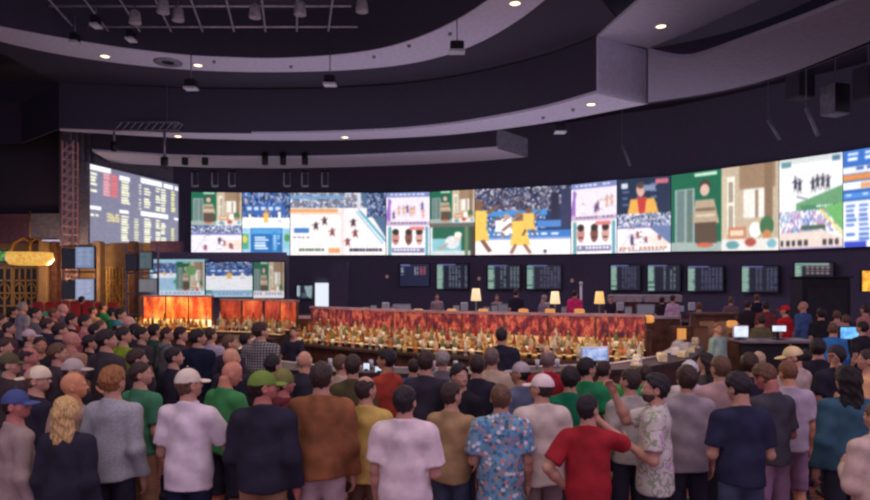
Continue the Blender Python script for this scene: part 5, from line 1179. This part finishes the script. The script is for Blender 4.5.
# left crowd
L = [  # px, top, height, yaw, head, shirt, hair, hair colour, label, extra
 (10, 348, 1.72, 30, 40, (70, 58, 60), 'short', HB, 'person in a camouflage cap at the left above the blue cap', dict(hat=('cap', (92, 84, 66)))),
 (30, 344, 1.71, 40, 40, (96, 70, 74), 'fringe', HB, 'person with thinning hair right of the camouflage cap', dict(skin=SKR)),
 (74, 353, 1.73, 30, 50, (46, 42, 50), 'short', HB, 'person in a grey cap facing right behind the bald head', dict(hat=('cap', (186, 168, 164)))),
 (107, 327, 1.76, 20, 45, (70, 62, 66), 'full', HD, 'person in a charcoal tee with black hair behind the ginger hair', dict(w=1.1, d=6.3)),
 (124, 325, 1.72, 25, 45, (136, 152, 50), 'full', HD, 'person in a lime green tee among the left crowd', dict(d=7.3)),
 (139, 346, 1.70, 25, 40, (54, 46, 52), 'full', HB, 'person with brown black hair behind the faded green tee', dict()),
 (41, 334, 1.70, 150, -20, (40, 36, 44), 'short', HD, 'dark haired person turned toward the camera in the left crowd', dict(skin=SKT, d=6.9)),
 (71, 329, 1.74, 20, 45, (168, 122, 104), 'bald', HB, 'bald person in a tan shirt in the left crowd', dict(skin=(196, 128, 116), d=7.0, w=1.08)),
 (8, 320, 1.73, 30, 40, (90, 60, 66), 'short', HD, 'dark haired person in dusky maroon at the far left edge', dict()),
 (30, 326, 1.72, 25, 40, (110, 90, 100), 'short', HB, 'person in a pale cap left of the black jackets', dict(hat=('cap', (196, 170, 176)))),
 (49, 316, 1.74, 20, 30, (50, 46, 60), 'short', HB, 'broad person in a black jacket in the left crowd, leftmost of two', dict(sleeve='l', d=9.2, w=1.15)),
 (60, 321, 1.74, 10, 40, (50, 46, 60), 'short', HD, 'broad person in a black jacket in the left crowd, beside the bald tan shirt', dict(sleeve='l', d=8.3, w=1.12)),
 (14, 306, 1.76, 40, 40, (60, 50, 58), 'full', HD, 'dark haired person in profile below the red seats at the far left', dict()),
 (23, 301, 1.74, 30, 40, (150, 140, 146), 'full', HG, 'grey haired person in a pale top at the far left', dict(d=15.5)),
 (36, 306, 1.74, 40, 45, (112, 100, 108), 'full', HD, 'dark haired person in a grey tee looking right, far left crowd', dict(d=12.2)),
 (46, 309, 1.72, 20, 40, (66, 120, 100), 'short', HB, 'person in a sea green cap in the left crowd', dict(hat=('cap', (84, 140, 118)), d=13.2)),
 (54, 306, 1.74, 30, 40, (130, 60, 62), 'short', HBR, 'ruddy faced person in a brick red top in the left crowd', dict(skin=SKR, d=12.8)),
 (63, 302, 1.75, 30, 40, (120, 96, 104), 'bald', HB, 'bald pink headed person below the red seats', dict(skin=SKP, d=14.5)),
 (71, 312, 1.73, 35, 45, (44, 40, 50), 'full', HD, 'dark haired person in a dark top left of the pink shirt', dict(d=11.0)),
 (86, 313, 1.73, 35, 45, (186, 110, 120), 'full', HD, 'person in a pink shirt with dark hair in the left crowd', dict(d=10.5)),
 (82, 293, 1.78, 10, 20, (48, 40, 44), 'short', HD, 'person standing dark against the pale lilac small screen', dict(d=20.5)),
 (101, 318, 1.72, 30, 40, (150, 104, 110), 'short', HBR, 'pink faced person in a dusty rose top in the left crowd', dict(skin=SKP, d=9.6)),
 (95, 322, 1.70, 20, 40, (50, 46, 60), 'full', HD, 'black haired person in black left of the charcoal tee', dict(d=8.7)),
 (103, 301, 1.73, 20, 30, (50, 130, 84), 'short', HB, 'person in a green top at the back of the left crowd', dict(d=16.5)),
 (93, 305, 1.72, 20, 40, (196, 150, 110), 'short', HB, 'person in a tan top at the back of the left crowd', dict(d=16.2)),
 (113, 306, 1.72, 20, 40, (46, 110, 72), 'full', HD, 'dark haired person in a deep green top at the back of the left crowd', dict(d=14.0)),
 (121, 307, 1.74, 40, 45, (46, 44, 56), 'full', HD, 'dark haired person in profile left of the flame lit bar', dict(d=12.2)),
 (131, 314, 1.74, 30, 40, (90, 80, 92), 'bald', HB, 'bald person left of the flame lit bar', dict(skin=SKP, d=10.6)),
 (118, 318, 1.70, 30, 30, (60, 130, 150), 'short', HB, 'person in a teal cap and teal top in the left crowd', dict(hat=('cap', (60, 130, 146)), d=9.9)),
 (134, 322, 1.72, 30, 45, (62, 50, 60), 'full', HD, 'dark haired person in a plum top right of the lime green tee', dict(d=8.9)),
 (143, 325, 1.72, 30, 45, (70, 60, 66), 'full', HD, 'dark haired person in a brown grey top, third right of the lime green tee', dict(d=7.9)),
 (155, 322, 1.74, 30, 10, (54, 78, 66), 'full', HD, 'dark haired person in a dark green top below the flame lit bar', dict(d=8.4)),
 (167, 325, 1.71, 40, 40, (120, 116, 124), 'short', HB, 'person in a grey hooded top below the flame lit bar', dict(hood=True, sleeve='l', d=8.0)),
 (181, 325, 1.73, 40, 40, (74, 56, 62), 'full', HD, 'dark haired person in a dark red top left of the navy jacket', dict(d=7.9)),
 (211, 326, 1.72, 10, 30, (176, 160, 180), 'short', HB, 'person in a pale lilac patterned top right of the navy jacket', dict(d=8.1)),
 (246, 331, 1.72, 10, 30, (50, 46, 60), 'full', HD, 'black haired person in a black top left of the grey plaid shirt', dict(d=8.0)),
 (2, 312, 1.74, 30, 40, (70, 56, 60), 'full', HB, 'person in dusky brown cut by the left frame edge', dict(d=10.8)),
 (4, 336, 1.72, 30, 40, (70, 110, 90), 'short', HB, 'person in a dull green top at the left frame edge', dict(d=6.6)),
 (90, 333, 1.72, 20, 40, (52, 44, 52), 'full', HD, 'dark haired person in a dark purple top left of the charcoal tee', dict(d=7.4)),
 (58, 341, 1.70, 30, 40, (84, 70, 78), 'full', HBR, 'brown haired person in a mauve grey top below the bald tan shirt', dict(d=6.0)),
]
for px, tp, h, yw, hy, sh, hr, hcol, lbl, ex in L: P(px, tp, h, yw, hy, sh, DKT, hr, lbl, hairc=hcol, **ex)
# beyond the bar and at the right
FARP = [
 (516, 288, -10, 30, (50, 46, 60), 'short', HB, 'person in dark clothes standing beyond the bar under the odds boards', 20.0, .3),
 (543, 294, 70, 0, (150, 132, 150), 'full', HG, 'person in a lilac grey top bending left of a cream lamp', 19.8, .3),
 (575, 289, 20, 20, (226, 60, 120), 'short', HB, 'person in bright pink beside the slim white pole', 20.0, .3),
 (437, 293, 180, 0, (150, 130, 140), 'short', HB, 'person in grey mauve seated beyond the bar left of the first cream lamp', 22.2, .3),
 (497, 294, 180, 10, (140, 120, 130), 'full', HBR, 'person in dull mauve beyond the bar right of the first cream lamp', 22.4, .3),
 (611, 295, 180, 10, (60, 50, 66), 'short', HB, 'person in dark purple beyond the bar right of the yellow lamp', 22.2, .3),
 (673, 294, 50, 10, (196, 160, 190), 'short', HB, 'person in pale lilac walking past the second grey ledge', 18.9, .3),
 (662, 296, 20, 10, (54, 46, 58), 'full', HD, 'person in dark clothes beside the pale lilac walker', 19.6, .3),
 (699, 301, 10, 0, (140, 104, 110), 'short', HBR, 'person in dusty mauve left of the light wood screen', 17.2, .0),
 (731, 296, 20, 0, (120, 92, 100), 'short', HBR, 'person in rosy brown right of the light wood screen', 18.2, .3),
 (718, 321, 150, 20, (150, 176, 160), 'short', HGI, 'ginger haired person in a pale green and white top before the wood screen', 11.6, 0),
 (757, 293, 10, 20, (44, 40, 56), 'short', HBR, 'person in dark navy under the white edged odds board', 18.4, .3),
 (748, 299, 30, 20, (60, 50, 58), 'short', HB, 'person in dark plum left of the dark navy person', 17.0, .0),
 (766, 300, 20, 0, (130, 64, 66), 'short', HB, 'person in dull red right of the dark navy person', 16.2, .0),
 (761, 314, 10, 0, (110, 100, 76), 'full', HB, 'person in a khaki top left of the wide bright monitor', 13.5, 0),
 (785, 303, -30, -20, (206, 40, 52), 'short', HB, 'person in red with a red cap beyond the wide bright monitor', 14.3, 0),
 (803, 299, -20, -40, (76, 100, 150), 'bald', HB, 'bald person in a blue denim shirt beyond the service desk', 15.4, 0),
 (821, 307, 10, 0, (44, 40, 48), 'full', HD, 'dark haired person in a dark top beside the dark booth', 13.6, 0),
 (837, 309, 20, 10, (196, 140, 136), 'short', HBR, 'person in a salmon pink top beyond the person in blue', 14.6, 0),
 (846, 313, 10, 0, (170, 120, 116), 'short', HBR, 'person in a muted rose top beyond the cyan monitor', 13.5, 0),
 (833, 321, 10, 20, (60, 120, 180), 'short', HBR, 'person in a bright blue shirt left of the cyan monitor', 10.9, 0),
 (862, 320, -20, -10, (50, 44, 52), 'full', HD, 'dark haired person in a dark top right of the cyan monitor', 11.2, 0),
 (865, 303, -20, 0, (190, 130, 120), 'short', HB, 'person in a peach pink top at the right edge below the yellow sign', 14.8, 0),
]
for px, tp, yw, hy, sh, hr, hcol, lbl, d, z0 in FARP:
    Ht = 1.75; ex = {}
    if 'red cap' in lbl: ex['hat'] = ('cap', (206, 40, 52))
    if 'bending' in lbl: ex['pitch'] = 25
    if sum(sh) > 300: ex['sleeve'] = 'l'
    P(px, tp, Ht, yw, hy, sh, DKT, hr, lbl, hairc=hcol, d=d, z0=z0, **ex)
settle()
print('people', len(PEOPLE))

# ---------------------------------------------------------------- light, world, camera
def area(name, loc, size, energy, col, rot=(0, 0, 0), sy=None):
    l = bpy.data.lights.new(name, 'AREA'); l.energy = energy; l.size = size; l.color = col
    if sy: l.shape = 'RECTANGLE'; l.size_y = sy
    o = bpy.data.objects.new(name, l); o.location = loc; o.rotation_euler = rot; COL.objects.link(o); return o
def point(name, loc, energy, col, r=.3):
    l = bpy.data.lights.new(name, 'POINT'); l.energy = energy; l.color = col; l.shadow_soft_size = r
    o = bpy.data.objects.new(name, l); o.location = loc; COL.objects.link(o); return o
area('house_light_front', (0, 1.5, 9.5), 12, 330, (1.0, .86, .82), (math.radians(-8), 0, 0), 4)
area('house_light_rear', (-1, 9, 10.2), 16, 350, (1.0, .84, .78), (0, 0, 0), 6)
area('stage_wash_violet', (7, 2.5, 9.0), 3, 150, (.72, .42, 1.0), (math.radians(10), math.radians(22), 0))
area('hall_fill', (2, 24, 8.6), 14, 800, (.9, .75, 1.0), (0, 0, 0), 6)  # downward fill added to lift the dark far wall
area('soffit_fill_up', (0, 26, 4.6), 26, 430, (.86, .80, 1.0), (math.pi, 0, 0), 10)  # upward fill added below the ceiling rings to brighten their undersides
for x, y in ((-7.4, 16.2), (-4.9, 15.9)): point('bottle_fill', (x, y, 2.6), 50, (1, .62, .25))  # warm points added above the back bars to brighten their bottles
for x, y in ((-2.3, 13.2), (.3, 11.3), (2.6, 10.2)): point('bottle_fill', (x, y, 2.35), 70, (1, .74, .46))
point('entrance_lamp', (-18.5, 31.5, 3.0), 170, (1, .70, .42), .5); point('entrance_lamp', (-15.0, 31.5, 3.2), 70, (1, .70, .42), .5)
w = bpy.data.worlds.new('ambient_fill'); scn.world = w; w.use_nodes = True
bg = w.node_tree.nodes['Background']; bg.inputs[0].default_value = (.42, .37, .53, 1); bg.inputs[1].default_value = 1.25  # purple ambient fill added to lift the dark surfaces
cam = bpy.data.cameras.new('camera'); co = bpy.data.objects.new('camera', cam); COL.objects.link(co)
co.location = (0, 0, HC); co.rotation_euler = (math.pi/2, 0, 0)
cam.sensor_width = 36; cam.lens = 36*F/870; cam.shift_y = 30/870; cam.clip_end = 200
scn.camera = co
vs = scn.view_settings; vs.view_transform = 'Standard'; vs.look = 'None'; vs.exposure = 0; vs.gamma = 1; vs.use_curve_mapping = False
scn.cycles.use_denoising = True; scn.cycles.filter_width = 2.4
scn.cycles.max_bounces = 6; scn.cycles.diffuse_bounces = 3; scn.cycles.sample_clamp_indirect = 4
